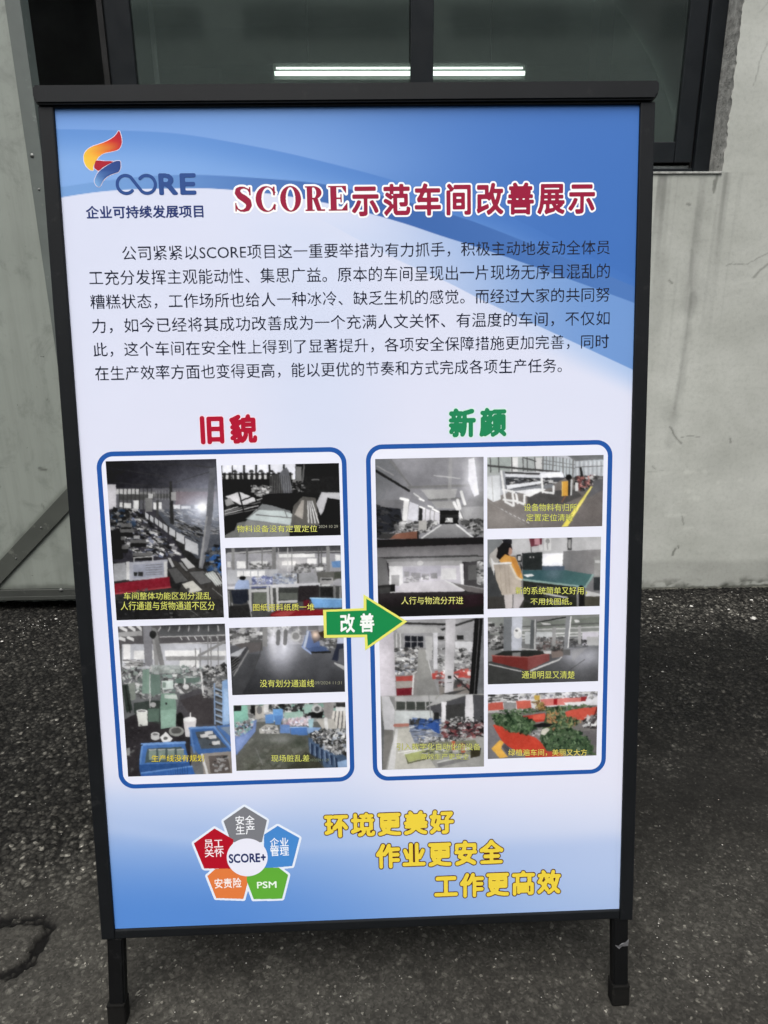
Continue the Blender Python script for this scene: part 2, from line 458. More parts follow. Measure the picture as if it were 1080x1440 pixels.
for pts, wd, am in [([(1.345, 0.775), (1.372, 0.735), (1.405, 0.70)], 0.004, .55), ([(1.40, 0.728), (1.44, 0.735), (1.485, 0.727)], 0.0025, .45),
                    ([(1.50, 1.447), (1.524, 1.452), (1.586, 1.449), (1.63, 1.475), (1.69, 1.50)], 0.0022, .38), ([(1.623, 1.399), (1.65, 1.43), (1.675, 1.452), (1.72, 1.47)], 0.005, .42),
                    ([(1.56, 2.28), (1.53, 2.20), (1.515, 2.10)], 0.0022, .35), ([(1.62, 2.36), (1.56, 2.40), (1.50, 2.34)], 0.0020, .25),
                    ([(1.435, 0.20), (1.43, 0.185), (1.428, 0.17)], 0.005, .6), ([(1.448, 0.215), (1.45, 0.205)], 0.004, .6), ([(1.285, 0.60), (1.30, 0.585)], 0.003, .4),
                    ([(1.25, 0.57), (1.34, 0.575)], 0.0015, .25), ([(1.62, 0.72), (1.625, 0.70)], 0.004, .5), ([(1.45, 0.36), (1.46, 0.32)], 0.003, .4),
                    ([(1.27, 1.39), (1.285, 1.38)], 0.004, .5), ([(1.31, 1.68), (1.318, 1.677)], 0.005, .5), ([(1.41, 1.765), (1.412, 1.725), (1.418, 1.79)], 0.005, .6)]:
    dirt_dark = np.maximum(dirt_dark, am * sstep(wd * 1.6, wd * 0.3, seg_dist(wxx, wzz, pts)))
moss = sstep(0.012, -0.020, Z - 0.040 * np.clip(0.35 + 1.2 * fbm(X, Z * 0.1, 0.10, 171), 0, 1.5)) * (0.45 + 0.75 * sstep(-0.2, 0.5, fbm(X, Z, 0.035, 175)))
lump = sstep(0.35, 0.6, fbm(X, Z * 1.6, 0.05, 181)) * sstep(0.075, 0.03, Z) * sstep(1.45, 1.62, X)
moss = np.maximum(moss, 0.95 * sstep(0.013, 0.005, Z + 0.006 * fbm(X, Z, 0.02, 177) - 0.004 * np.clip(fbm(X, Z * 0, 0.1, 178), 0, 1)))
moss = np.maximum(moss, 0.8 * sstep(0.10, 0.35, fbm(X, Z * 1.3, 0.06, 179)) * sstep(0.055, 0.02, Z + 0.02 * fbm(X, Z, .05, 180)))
dirt_dark = np.clip(np.maximum(dirt_dark, np.maximum(0.85 * moss, 0.75 * lump)) , 0, 0.93) * dn
Xj = np.where(np.abs(X - JX) < 1e-4, JX + np.where(Z > SZ + .004, 0.007 * fbm(Z, Z * 0, 0.035, 191) + 0.004 * fbm(Z, Z * 0, 0.012, 192), 0), X)
Zj = np.where((np.abs(Z - SZ) < 1e-4) & (X < JX - .002) & (X > 0.8), SZ + 0.0015 * fbm(X, X * 0, 0.05, 195), Z)
xc, zc = (xs[:-1] + xs[1:]) / 2, (zs[:-1] + zs[1:]) / 2
XC, ZC = np.meshgrid(xc, zc)
hole = (XC > WL) & (XC < JX) & (ZC > SZ) & (ZC < WT)
wall = thing('factory_wall', 'pale grey plastered factory wall with stains, cracks and a window opening', 'wall', (0, D, 0))
loc = lambda A: A - np.array([0, D, 0])
stain = np.clip(1 + (stain - 1) * 1.55, 0.35, 1.2)
grid_obj('wall_face', loc(np.stack([Xj, yy, Zj], -1)), M_plaster, wall, cols={'stain': stain, 'dirt_dark': dirt_dark}, keep=~hole)

def concrete_mat():
    M, t, p = new_mat('raw_concrete')
    c = ocoord(t)
    f = ramp(t, noise(t, 22, 7, 0.7, c), [(0.25, (0.11, 0.108, 0.10)), (0.5, (0.27, 0.27, 0.25)), (0.72, (0.40, 0.40, 0.375))])
    pit = ramp(t, noise(t, 75, 4, 0.7, c), [(0.30, 0.25), (0.40, 1.0), (1.0, 1.05)])
    t.links.new(mixc(t, 1.0, f, pit, 'MULTIPLY'), p.inputs['Base Color'])
    p.inputs['Roughness'].default_value = 0.9
    t.links.new(bump(t, noise(t, 70, 6, 0.7, c), 0.8, 0.006), p.inputs['Normal'])
    return M
M_conc = concrete_mat()
box_obj('sill_lip', (0.86, JX - 0.002, -0.0055, 0.012, SZ - 0.0065, SZ + 0.0012), simple_mat('pale_lip', (0.36, 0.365, 0.34), 0.8, 0, 0.6, 40, 0.5, 200), wall, 0.0012)
# jambs, head and sill of the opening (rough cut concrete)
zz = zs[(zs >= SZ - 1e-6) & (zs <= WT + 1e-6)]
ys_ = np.linspace(0, 0.24, 40)
JY, JZ = np.meshgrid(ys_, zz)
edge = 0.007 * fbm(JZ, JZ * 0, 0.035, 191) + 0.004 * fbm(JZ, JZ * 0, 0.012, 192)
edge = np.where(JZ > SZ + .004, edge, 0)
JXX = JX + edge * np.exp(-JY / 0.02) + 0.003 * fbm(JY, JZ, 0.04, 201) * (JY > 0.001) + 0.0
grid_obj('window_jamb', np.stack([JXX, JY, JZ], -1), M_conc, wall)
bm = bmesh.new()
for q in ([(WL, 0, SZ), (JX + .004, 0, SZ), (JX + .004, .24, SZ), (WL, .24, SZ)], [(WL, 0, WT), (JX, 0, WT), (JX, .24, WT), (WL, .24, WT)], [(WL, 0, SZ), (WL, .24, SZ), (WL, .24, WT), (WL, 0, WT)]):
    bm.faces.new([bm.verts.new(v) for v in q])
bm_obj('window_sill', bm, M_conc, wall)
# back face of the wall (room side) around the opening
bm = bmesh.new()
for x0, x1, z0, z1 in [(-9, 11, -0.1, SZ), (-9, WL, SZ, WT), (JX, 11, SZ, WT), (-9, 11, WT, 6.0)]:
    bm.faces.new([bm.verts.new(v) for v in ((x0, .24, z0), (x1, .24, z0), (x1, .24, z1), (x0, .24, z1))])
bm_obj('wall_inner_face', bm, simple_mat('inner_plaster', (0.30, 0.32, 0.30), 0.8), wall)

# broken mortar and dirt crumbs where the wall meets the ground
bm = bmesh.new()
rr_ = random.Random(9)
for _ in range(70):
    x = rr_.uniform(1.05, 2.1); r = rr_.uniform(0.0025, 0.009)
    res_ = bmesh.ops.create_icosphere(bm, subdivisions=2, radius=r)
    sx_, sz_ = rr_.uniform(1.0, 2.6), rr_.uniform(0.45, 0.8)
    for v in res_['verts']:
        n_ = 1 + 0.28 * math.sin(v.co.x * 900 + x * 40) * math.cos(v.co.z * 1100 + x * 77)
        v.co = Vector((x + v.co.x * sx_ * n_, -rr_.uniform(0.0, 0.002) - 0.004 + v.co.y * n_, 0.0005 + v.co.z * sz_ * n_))
tag(bm_obj('mortar_crumbs', bm, simple_mat('dirty_mortar', (0.06, 0.06, 0.048), 0.95, 0, 0.8, 60, 0.6, 300), wall), kind='stuff')

# ------------------------------------------------------------------ window
FY = 0.12            # frame sits this far behind the wall face
win = thing('sliding_window', 'dark grey aluminium sliding window set in the plastered wall behind the display board', 'window', (0, D, SZ))
def wbox(name, x0, x1, y0, y1, z0, z1, mat=None, parent=win, bevel=0.0025):
    return box_obj(name, (x0, x1, y0, y1, z0 - SZ, z1 - SZ), mat or M_alu, parent, bevel)
bm = bmesh.new()
add_box(bm, 1.371, 1.4355, FY, FY + .07, SZ + .003, WT, bevel=0.003)
add_box(bm, WL, 1.3705, FY, FY + .07, WT - .065, WT, bevel=0.003)
add_box(bm, WL, 1.3705, FY + .012, FY + .10, SZ + .002, SZ + .030, bevel=0.002)
for v in bm.verts: v.co.z -= SZ
bm_obj('outer_frame', bm, M_alu, win)
wbox('track_lip', WL + .01, 1.366, FY + .006, FY + .0105, SZ + .004, SZ + .013, M_lip, bevel=0.001)
wbox('track_rail', WL + .01, 1.366, FY + .036, FY + .041, SZ + .0305, SZ + .043, M_lip, bevel=0.001)
wbox('gap_strip', 1.3635, 1.3705, FY + .03, FY + .06, SZ + .03, WT - .066, M_gap, bevel=0)  # black strip for the shaded gap between sash and frame
def sash(x0, x1, stl, stri, y):
    bm = bmesh.new()
    z0, z1 = SZ + .052, WT - .07
    add_box(bm, x0, x0 + stl, y, y + .035, z0, z1, bevel=0.003)
    add_box(bm, x1 - stri, x1, y, y + .035, z0, z1, bevel=0.003)
    add_box(bm, x0 + stl + .0005, x1 - stri - .0005, y + .003, y + .032, z0, z0 + .078, bevel=0.003)
    add_box(bm, x0 + stl + .0005, x1 - stri - .0005, y + .003, y + .032, z1 - .078, z1, bevel=0.003)
    for v in bm.verts: v.co.z -= SZ
    s = bm_obj('sash', bm, M_alu, win)
    g = box_obj('glass_pane', (x0 + stl - .005, x1 - stri + .005, y + .014, y + .019, z0 + .075 - SZ, z1 - .075 - SZ), M_glass, s)
    return s
sash(0.206, 1.3625, 0.089, 0.071, FY + .012)
sash(-0.976, 0.255, 0.100, 0.040, FY + .052)
wbox('mullion_side', -0.872, -0.812, FY + .075, FY + .16, SZ + .05, WT - .07, M_alu_side)
wbox('gap_strip', -0.998, -0.977, FY + .04, FY + .07, SZ + .03, WT - .066, M_gap, bevel=0)  # same black strip for the dark gap left of the mullion

# ------------------------------------------------------------------ workshop behind the window
M_room = simple_mat('room_paint', (0.42, 0.455, 0.42), 0.8, 0, 0.12, 1.5)
M_dark = simple_mat('dark_filler', (0.03, 0.032, 0.028), 0.7, 0, 0.5, 3)
room = bmesh.new()
Yf, Yb, Zc = D + .245, 13.0, 4.6
for q in ([(-9, Yf, 0), (11, Yf, 0), (11, Yb, 0), (-9, Yb, 0)], [(-9, Yf, Zc), (11, Yf, Zc), (11, Yb, Zc), (-9, Yb, Zc)],
          [(-9, Yb, 0), (11, Yb, 0), (11, Yb, Zc), (-9, Yb, Zc)], [(-9, Yf, 0), (-9, Yb, 0), (-9, Yb, Zc), (-9, Yf, Zc)], [(11, Yf, 0), (11, Yb, 0), (11, Yb, Zc), (11, Yf, Zc)]):
    room.faces.new([room.verts.new(v) for v in q])
for by in (5.6, 8.6, 11.2):
    add_box(room, -8.9, 10.9, by, by + .3, Zc - .45, Zc - .01)
for cx_ in (-6.2, -2.3, 4.9):
    add_box(room, cx_, cx_ + .4, 11.3, 11.7, .01, Zc - .46)
for q in ([(-9, Yf, 6.0), (11, Yf, 6.0), (11, Yb, 6.0), (-9, Yb, 6.0)],):
    room.faces.new([room.verts.new(v) for v in q])
tag(bm_obj('workshop_room', room, M_room), kind='structure')
part = bmesh.new()
add_box(part, -3.4, -1.28, 4.3, 4.34, 0, 4.55)  # dark screen added so that the left pane looks dark
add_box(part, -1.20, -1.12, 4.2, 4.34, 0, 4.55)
for x0, x1, y0, z0, z1 in [(-1.05, -0.55, 8.6, 0, 3.35), (-0.45, 0.15, 9.4, 0, 3.15), (-0.9, 0.6, 9.2, 3.25, 3.36), (1.9, 2.35, 9.0, 0, 3.3), (2.45, 2.6, 8.4, 0, 4.1), (1.5, 3.4, 9.3, 3.22, 3.30), (-2.6, -1.3, 9.0, 0, 2.9)]:  # dark boxes added as vague shapes deep in the room
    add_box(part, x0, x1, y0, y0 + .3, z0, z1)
tag(bm_obj('room_dark_filler', part, M_dark), kind='structure')

lamp = thing('tube_lamp', 'lit twin-tube fluorescent lamp hanging in the room behind the window', 'lamp', (0.41, 8.05, 3.30))
M_tube = emit_mat('lit_tube', (0.95, 1.0, 0.96), 2.4)
def tube(z, r, y, L):
    bm = bmesh.new()
    bmesh.ops.create_cone(bm, cap_ends=True, segments=14, radius1=r, radius2=r, depth=L, matrix=Matrix.Translation((0, y, z)) @ Matrix.Rotation(R(90), 4, 'Y'))
    return bm_obj('lamp_tube', bm, M_tube, lamp, True)
tube(0.060, 0.009, 0.02, 2.42); tube(0.0, 0.019, -0.04, 2.44)
box_obj('lamp_housing', (-1.25, 1.25, 0.07, 0.13, -0.03, 0.12), simple_mat('lamp_metal', (0.25, 0.27, 0.25), 0.5), lamp, 0.004)
for sx in (-0.9, 0.9):
    bm = bmesh.new()
    bmesh.ops.create_cone(bm, cap_ends=True, segments=8, radius1=.006, radius2=.006, depth=1.17, matrix=Matrix.Translation((sx, 0.1, 0.71)))
    bm_obj('lamp_rod', bm, M_alu, lamp)

# ------------------------------------------------------------------ building across the yard (seen in the window glass)
M_fac = simple_mat('facade_render', (0.40, 0.43, 0.39), 0.8, 0, 0.10, 0.6)
M_fwin = simple_mat('facade_window', (0.21, 0.235, 0.21), 0.3, 0, 0.2, 1)
opp = thing('opposite_building', 'grey rendered building with dark strip windows across the yard, seen in the glass', 'building', (0, -9, 0))
bm = bmesh.new()
add_box(bm, -32, 32, -8, 0, -0.1, 7.6)
add_box(bm, -32.2, 32.2, -8.2, 0.25, 7.6, 7.9)
bm_obj('building_wall', bm, M_fac, opp)
fw = None
for x0, x1 in [(-9.2, -5.4), (-4.9, -2.85), (-2.1, 1.05), (1.74, 5.1), (5.7, 9.0), (-14, -10), (10, 14)]:
    f = box_obj('facade_window', (x0, x1, -0.02, 0.012, 5.66, 6.17), M_fwin, opp, 0.004)
    for k in range(1, 3):
        xx = x0 + (x1 - x0) * k / 3
        box_obj('window_bar', (xx - .012, xx + .012, 0.013, 0.03, 5.67, 6.16), M_fac, f)
for x0, x1 in [(-9, -6), (-3.6, -0.6), (2.2, 5.2)]:
    box_obj('facade_window', (x0, x1, -0.02, 0.012, 1.2, 3.2), M_fwin, opp, 0.004)

# ------------------------------------------------------------------ steel door on the left
def door_mat():
    M, t, p = new_mat('painted_steel_sheet')
    c = ocoord(t)
    base = ramp(t, noise(t, 1.2, 5, 0.6, c, 0.3), [(0.3, (0.232, 0.254, 0.224)), (0.7, (0.280, 0.302, 0.270))])
    sm = ramp(t, noise(t, 5.5, 7, 0.75, c, 0.6), [(0.33, 0.74), (0.48, 1.0), (1, 1.02)])
    spk = ramp(t, noise(t, 38, 3, 0.6, c, 0.8), [(0.24, 0.25), (0.29, 1.0), (1, 1.0)])
    mp = nd(t, 'ShaderNodeMapping'); mp.inputs['Scale'].default_value = (26, 26, 1.6)
    t.links.new(c, mp.inputs['Vector'])
    stn = ramp(t, noise(t, 1.0, 5, 0.7, mp.outputs[0]), [(0.3, 0.86), (0.55, 1.0), (1, 1.0)])
    a = nd(t, 'ShaderNodeAttribute', attribute_name='dirt_dark')
    k = mixc(t, 1.0, base, sm, 'MULTIPLY'); k = mixc(t, 1.0, k, spk, 'MULTIPLY'); k = mixc(t, 1.0, k, stn, 'MULTIPLY')
    k = mixc(t, a.outputs['Fac'], k, (0.035, 0.036, 0.030))
    t.links.new(k, p.inputs['Base Color'])
    p.inputs['Roughness'].default_value = 0.42
    t.links.new(bump(t, noise(t, 2.4, 3, 0.5, c), 0.25, 0.02), p.inputs['Normal'])
    return M
M_trim = worn_metal('grey_steel_trim', (0.112, 0.128, 0.118), (0.19, 0.21, 0.195), 0.5, 18)
M_side = worn_metal('door_edge_paint', (0.135, 0.165, 0.152), (0.26, 0.30, 0.28), 0.5, 14)
M_rail = worn_metal('dirty_rail', (0.036, 0.039, 0.034), (0.07, 0.073, 0.064), 0.75, 22)
DY = 2.996
door = thing('steel_door', 'grey green sheet steel sliding door with diagonal brace, left of the board', 'door', (-1.9, DY, 0.06))
dx = lambda v: v + 1.9
dxs = np.concatenate([np.linspace(-2.7, -1.75, 8), np.arange(-1.74, -1.234, 0.006), [-1.233]])
dzs = np.concatenate([np.arange(0.105, 1.6, 0.008), np.linspace(1.61, 3.15, 60)])
X, Z = np.meshgrid(dxs, dzs)
dirt_dark = np.zeros_like(X)
for pts, wd, am in [([(-1.372, 0.655), (-1.345, 0.648)], .006, .7), ([(-1.565, 0.585), (-1.55, 0.58)], .004, .6), ([(-1.385, 0.50), (-1.372, 0.45)], .004, .4), ([(-1.30, 0.95), (-1.29, 0.94)], .003, .5)]:
    dirt_dark = np.maximum(dirt_dark, am * sstep(wd * 1.5, wd * .3, seg_dist(X + 0.004 * fbm(X, Z, .02, 7), Z, pts)))
dirt_dark = np.maximum(dirt_dark, 0.55 * sstep(0.03, 0.0, Z - 0.107 + 0.02 * fbm(X, Z, .05, 8)))  # panel darker just above the bottom rail
dirt_dark = np.maximum(dirt_dark, 0.18 * sstep(0.0, 0.6, fbm(X, Z, 0.12, 15)) * sstep(0.6, 0.15, Z))
bracep = [(-1.72, 0.085), (-1.225, 0.560)]
dirt_dark = np.maximum(dirt_dark, 0.4 * sstep(0.055, 0.036, seg_dist(X, Z, bracep) + .004 * fbm(X, Z, .03, 16)))  # panel darker along both sides of the brace
grid_obj('door_panel', np.stack([X + 1.9, 0.004 * fbm(X, Z, 0.6, 12), Z - .06], -1), door_mat(), door, cols={'dirt_dark': dirt_dark})
bm = bmesh.new(); add_box(bm, dx(-2.7), dx(-1.234), .006, .068, .05, 3.09)
bm_obj('door_core', bm, M_side, door)
box_obj('edge_trim', (dx(-1.2325), dx(-1.178), -0.005, 0.0, -0.003, 3.09), M_trim, door, 0.0018)
box_obj('door_edge', (dx(-1.2320), dx(-1.1795), 0.0005, 0.070, -0.002, 3.088), M_side, door, 0.0012)
box_obj('bottom_rail', (dx(-2.7), dx(-1.2335), -0.009, 0.066, -0.004, 0.043), M_rail, door, 0.002)
box_obj('rail_flange', (dx(-2.7), dx(-1.2335), -0.014, -0.0095, -0.004, 0.012), M_rail, door, 0.001)
ang = math.atan2(bracep[1][1] - bracep[0][1], bracep[1][0] - bracep[0][0])
L = math.hypot(bracep[1][0] - bracep[0][0], bracep[1][1] - bracep[0][1])
bm = bmesh.new()
# flat bar cut level on the bottom rail and upright on the edge trim
hw = 0.034
nx_, nz_ = -math.sin(ang) * hw, math.cos(ang) * hw
def on_line(px, pz, x=None, z=None):
    if x is not None: t_ = (x - px) / math.cos(ang)
    else: t_ = (z - pz) / math.sin(ang)
    return px + t_ * math.cos(ang), pz + t_ * math.sin(ang)
b0, b1 = bracep
poly = [on_line(b0[0] + nx_, b0[1] + nz_, z=.106), on_line(b0[0] - nx_, b0[1] - nz_, z=.106), on_line(b0[0] - nx_, b0[1] - nz_, x=-1.234), on_line(b0[0] + nx_, b0[1] + nz_, x=-1.234)]
fr = [bm.verts.new((dx(a), -0.012, b - .06)) for a, b in poly]; bk = [bm.verts.new((dx(a), -0.005, b - .06)) for a, b in poly]
bm.faces.new(fr); bm.faces.new(bk[::-1])
for k in range(4): bm.faces.new([fr[k], bk[k], bk[(k + 1) % 4], fr[(k + 1) % 4]])
bmesh.ops.bevel(bm, geom=list(bm.edges), offset=0.0012, segments=2, affect='EDGES')
bm_obj('diagonal_brace', bm, worn_metal('brace_paint', (0.056, 0.061, 0.052), (0.11, 0.116, 0.10), 0.65, 16), door)
def screw(x, z, r=0.006, y=-0.005):
    bm = bmesh.new()
    bmesh.ops.create_uvsphere(bm, u_segments=12, v_segments=8, radius=r, matrix=Matrix.Translation((dx(x), y, z - .06)) @ Matrix.Scale(0.55, 4, (0, 1, 0)))
    bmesh.ops.create_cone(bm, cap_ends=True, segments=16, radius1=r * 1.35, radius2=r * 1.25, depth=0.002, matrix=Matrix.Translation((dx(x), y - .0005, z - .06)) @ Matrix.Rotation(R(90), 4, 'X'))
    bm_obj('screw', bm, M_screw, door, True)
screw(-1.214, 1.85); screw(-1.206, 1.735, 0.0032)
for z in (1.30, .70): screw(-1.206, z, 0.0045)
for x in (-1.359, -1.66): screw(x, 0.099, 0.007, -0.009)
screw(-1.53, 0.255, 0.003, -.012); screw(-1.40, 0.395, 0.0035, -.012)

# ------------------------------------------------------------------ the display board
BX, BU = Vector((0.99997109, 0.00546849, 0.00528321)), Vector((-0.00619624, 0.1833217, 0.98303345))
BN = BU.cross(BX)
board = bpy.data.objects.new('display_board', None); board.empty_display_size = .3; link(board)
m = Matrix.Identity(4)
for i in range(3): m[i][0], m[i][1], m[i][2] = BX[i], BN[i], BU[i]
m.translation = Vector((-0.0035377, 1.0744504, 0))
board.matrix_world = m
tag(board, 'black framed A-frame notice board with a blue and white printed poster, standing on the asphalt', 'display board', kind='thing')
PH = 1512.98
TOP = 1.718366                        # local height of the poster's top edge
lx = lambda u: u / 1000 - 0.5
lz = lambda v: TOP - v / 1000
FD = -0.0055                           # frame face stands proud of the poster
def bbox(name, u0, u1, v0, v1, y0, y1, mat=M_frame, parent=board, bevel=0.0025, seg=2):
    return box_obj(name, (lx(u0), lx(u1), y0, y1, lz(v1), lz(v0)), mat, parent, bevel, seg)
bbox('side_rail', -26, 0.3, -3, 1532, FD, 0.022)
bbox('side_rail', 999.7, 1026, -3, 1535, FD, 0.022)
bbox('bottom_rail', 0.4, 999.6, PH - .4, 1531.5, FD + .0006, 0.022)
bbox('top_rail', 0.4, 999.6, -3, 0.4, FD + .0006, 0.022, bevel=.001)
# cap along the top, tapered at both ends, over both leaves
bm = bmesh.new()
prof = [(-29.8, -33), (1029, -34.8), (1029.3, -16), (1022.5, -4.2), (-25.5, -2.9), (-30.3, -14)]
fr = [bm.verts.new((lx(a), -0.0125, lz(b))) for a, b in prof]; bk = [bm.verts.new((lx(a), 0.062, lz(b))) for a, b in prof]
bm.faces.new(fr); bm.faces.new(bk[::-1])
for k in range(6): bm.faces.new([fr[k], bk[k], bk[(k + 1) % 6], fr[(k + 1) % 6]])
bmesh.ops.bevel(bm, geom=list(bm.edges), offset=0.003, segments=3, affect='EDGES')
bm_obj('top_cap', bm, M_frame, board)

def ground_z(x, y):                  # local height at which a leg meets the ground
    p = m @ Vector((x, y, 0)); return -p.z / BU.z
def leg(u_top, u_bot, wd, y0, y1, vtop, parent=board, boot=1.0, flip=0):
    xt, xb = lx(u_top), lx(u_bot)
    zb = ground_z(xb, y0)
    bm = bmesh.new()
    h_ = wd / 2000
    z1, z0 = lz(vtop), zb + 0.006
    vs = []
    for z, xx in ((z0, xb), (z1, xt)):
        for sx, yy_ in ((-h_, y0), (h_, y0), (h_, y1), (-h_, y1)): vs.append(bm.verts.new((xx + sx, yy_, z)))
    for f in ((0, 1, 2, 3), (4, 5, 6, 7), (0, 1, 5, 4), (1, 2, 6, 5), (2, 3, 7, 6), (3, 0, 4, 7)): bm.faces.new([vs[k] for k in f])
    bmesh.ops.bevel(bm, geom=list(bm.edges), offset=0.003, segments=3, affect='EDGES')
    lg = bm_obj('leg', bm, M_leg, parent)
    bm = bmesh.new()
    hb = h_ + 0.0022
    bz = zb + 0.0425
    add_box(bm, xb - hb - .001, xb + hb, y0 - .003, y1 + .003, zb - 0.003, bz, bevel=0.004, seg=3)
    bm_obj('rubber_foot', bm, M_rubber, lg)
    bm = bmesh.new()
    add_box(bm, xb - hb - .0005, xb + hb - .0005, y0 - .0045, y1 + .004, bz - 0.004, bz + .0012, bevel=0.0012, seg=2)
    bm_obj('foot_rim', bm, M_rubber, lg)
    return lg
leg(-0.8, -7.5, 31, FD + .002, 0.020, 1531.8)
rl = leg(1002, 1006.5, 31, FD + .002, 0.020, 1531.8)
# scrap of torn tape on the right leg
bm = bmesh.new()
tp = [(994, 1588), (1001, 1590), (1008, 1585), (1015, 1583), (1022, 1576), (1022.3, 1581), (1021, 1592), (1016, 1589), (1009, 1592), (1003, 1597), (998, 1593)]
fr = [bm.verts.new((lx(a - 3), FD + .0012 - .0008 * (k % 2), lz(b))) for k, (a, b) in enumerate(tp)]
bm.faces.new(fr)
bmesh.ops.triangulate(bm, faces=bm.faces)
bm_obj('torn_tape', bm, simple_mat('grey_tape', (0.10, 0.10, 0.105), 0.5, 0, .4, 80), rl)
# rear leaf of the A-frame, hinged under the cap
rear = bpy.data.objects.new('rear_leaf', None); link(rear, board)
rear.location = (0, 0.032, lz(-2)); rear.rotation_euler = (2 * 0.18437, 0, 0)
H_ = lz(-2) - lz(1531.5)
bm = bmesh.new()
add_box(bm, lx(-26), lx(0), 0, .03, -H_, 0, bevel=.002); add_box(bm, lx(1000), lx(1026), 0, .03, -H_, 0, bevel=.002)
add_box(bm, lx(.4), lx(999.6), .001, .029, -H_, -H_ + .02, bevel=.002); add_box(bm, lx(.4), lx(999.6), .001, .029, -.02, 0, bevel=.002)
bm_obj('rear_frame', bm, M_frame, rear)
box_obj('rear_panel', (lx(.4), lx(999.6), .012, .016, -H_ + .0205, -.0205), simple_mat('white_panel', (.7, .7, .72), .4), rear)
for u in (-16, 986):
    box_obj('rear_leg', (lx(u), lx(u + 31), 0, .03, -H_ - .19, -H_ - .0003), M_leg, rear, .003)
bbox('backing_panel', 0.4, 999.6, 0.5, PH - .5, 0.002, 0.006, simple_mat('white_panel', (.7, .7, .72), .4), bevel=0)

# ------------------------------------------------------------------ printing
GAIN = 0.93                            # sRGB as printed -> reflectance
def ink(c):
    return np.clip((lin(c) - 0.007) * GAIN, 0.006, 0.86)

def mm3(u, v, lay):
    return (lx(u), -0.00008 * lay, lz(v))

class Sheet:
    """flat printed shapes gathered into one mesh; every vertex carries its ink"""
    def __init__(s): s.v, s.f, s.c = [], [], []
    def poly(s, pts, col, lay):
        b = len(s.v)
        for k, (u, v) in enumerate(pts):
            s.v.append(mm3(u, v, lay)); s.c.append(ink(col(u, v) if callable(col) else col))
        for t in tessellate_polygon([[Vector((u, v, 0)) for u, v in pts]]): s.f.append(tuple(b + k for k in t))
    def tris(s, V, F, col, lay):
        b = len(s.v)
        for u, v in V:
            s.v.append(mm3(u, v, lay)); s.c.append(ink(col(u, v) if callable(col) else col))
        s.f += [tuple(b + k for k in f) for f in F]
    def build(s, name, parent):
        me = bpy.data.meshes.new(name)
        me.from_pydata(s.v, [], s.f); me.update()
        set_cols(me, np.array(s.c))
        me.materials.append(M_print)
        return link(bpy.data.objects.new(name, me), parent)

_cv = bpy.data.curves.new('lettering', 'FONT')
_co = bpy.data.objects.new('lettering', _cv)
COL.objects.link(_co)
def text_mesh(body, weight=0.0, spacing=1.0, res=3):
    _cv.body = body; _cv.offset = weight; _cv.space_character = spacing; _cv.resolution_u = res
    bpy.context.view_layer.update()
    dg = bpy.context.evaluated_depsgraph_get()
    me = bpy.data.meshes.new_from_object(_co.evaluated_get(dg))
    V = np.array([v.co[:2] for v in me.vertices]).reshape(-1, 2)
    F = [tuple(p.vertices) for p in me.polygons]
    bpy.data.meshes.remove(me)
    return V, F
def put_text(sh, body, box, col, lay, weight=0.0, H=None, spacing=1.0, res=44):
    """fit the ink of a line of text into box = (u0, v0, u1, v1); H: optional homography sketch->mm"""
    V, F = text_mesh(body, 0.0, spacing)
    lo, hi = V.min(0), V.max(0)
    if weight > 0:
        d, ox, oy = raster_sdf(V, F, res)
        V, F = iso(d - weight)
        V = np.array([(ox + (x - .5) / res, oy + (y - .5) / res) for x, y in V])
    u0, v0, u1, v1 = box
    n = (V - lo) / (hi - lo)
    U = u0 + n[:, 0] * (u1 - u0); W = v1 - n[:, 1] * (v1 - v0)
    if H is not None:
        q = np.stack([U, W, np.ones_like(U)], -1) @ H.T
        U, W = q[:, 0] / q[:, 2], q[:, 1] / q[:, 2]
    sh.tris(list(zip(U, W)), F, col, lay)

# --- fat lettering from a distance field
RES = 84
def edt2(mask):
    """exact squared distance to the True cells"""
    n0, n1 = mask.shape
    big = 1e6
    iy = np.arange(n0)[:, None]
    g = np.full(mask.shape, big)
    last = np.full(n1, -1e6)
    for y in range(n0):
        last = np.where(mask[y], y, last); g[y] = y - last
    last = np.full(n1, 1e6)
    for y in range(n0 - 1, -1, -1):
        last = np.where(mask[y], y, last); g[y] = np.minimum(g[y], last - y)
    g2 = np.minimum(g, 1e4) ** 2
    dx2 = (np.arange(n1)[:, None] - np.arange(n1)[None, :]) ** 2
    out = np.empty(mask.shape)
    for y in range(n0): out[y] = (dx2 + g2[y][None, :]).min(1)
    return out
def blur3(a, n=1):
    for _ in range(n):
        p = np.pad(a, 1, mode='edge')
        a = (p[:-2] + 2 * p[1:-1] + p[2:]) / 4
        p = a
        a = (p[:, :-2] + 2 * p[:, 1:-1] + p[:, 2:]) / 4
    return a
def sdf(mask, res):
    d = np.sqrt(edt2(mask)) - np.sqrt(edt2(~mask))
    d = d - np.sign(d) * 0.5
    return np.pad(blur3(d), 1, mode='edge') / res
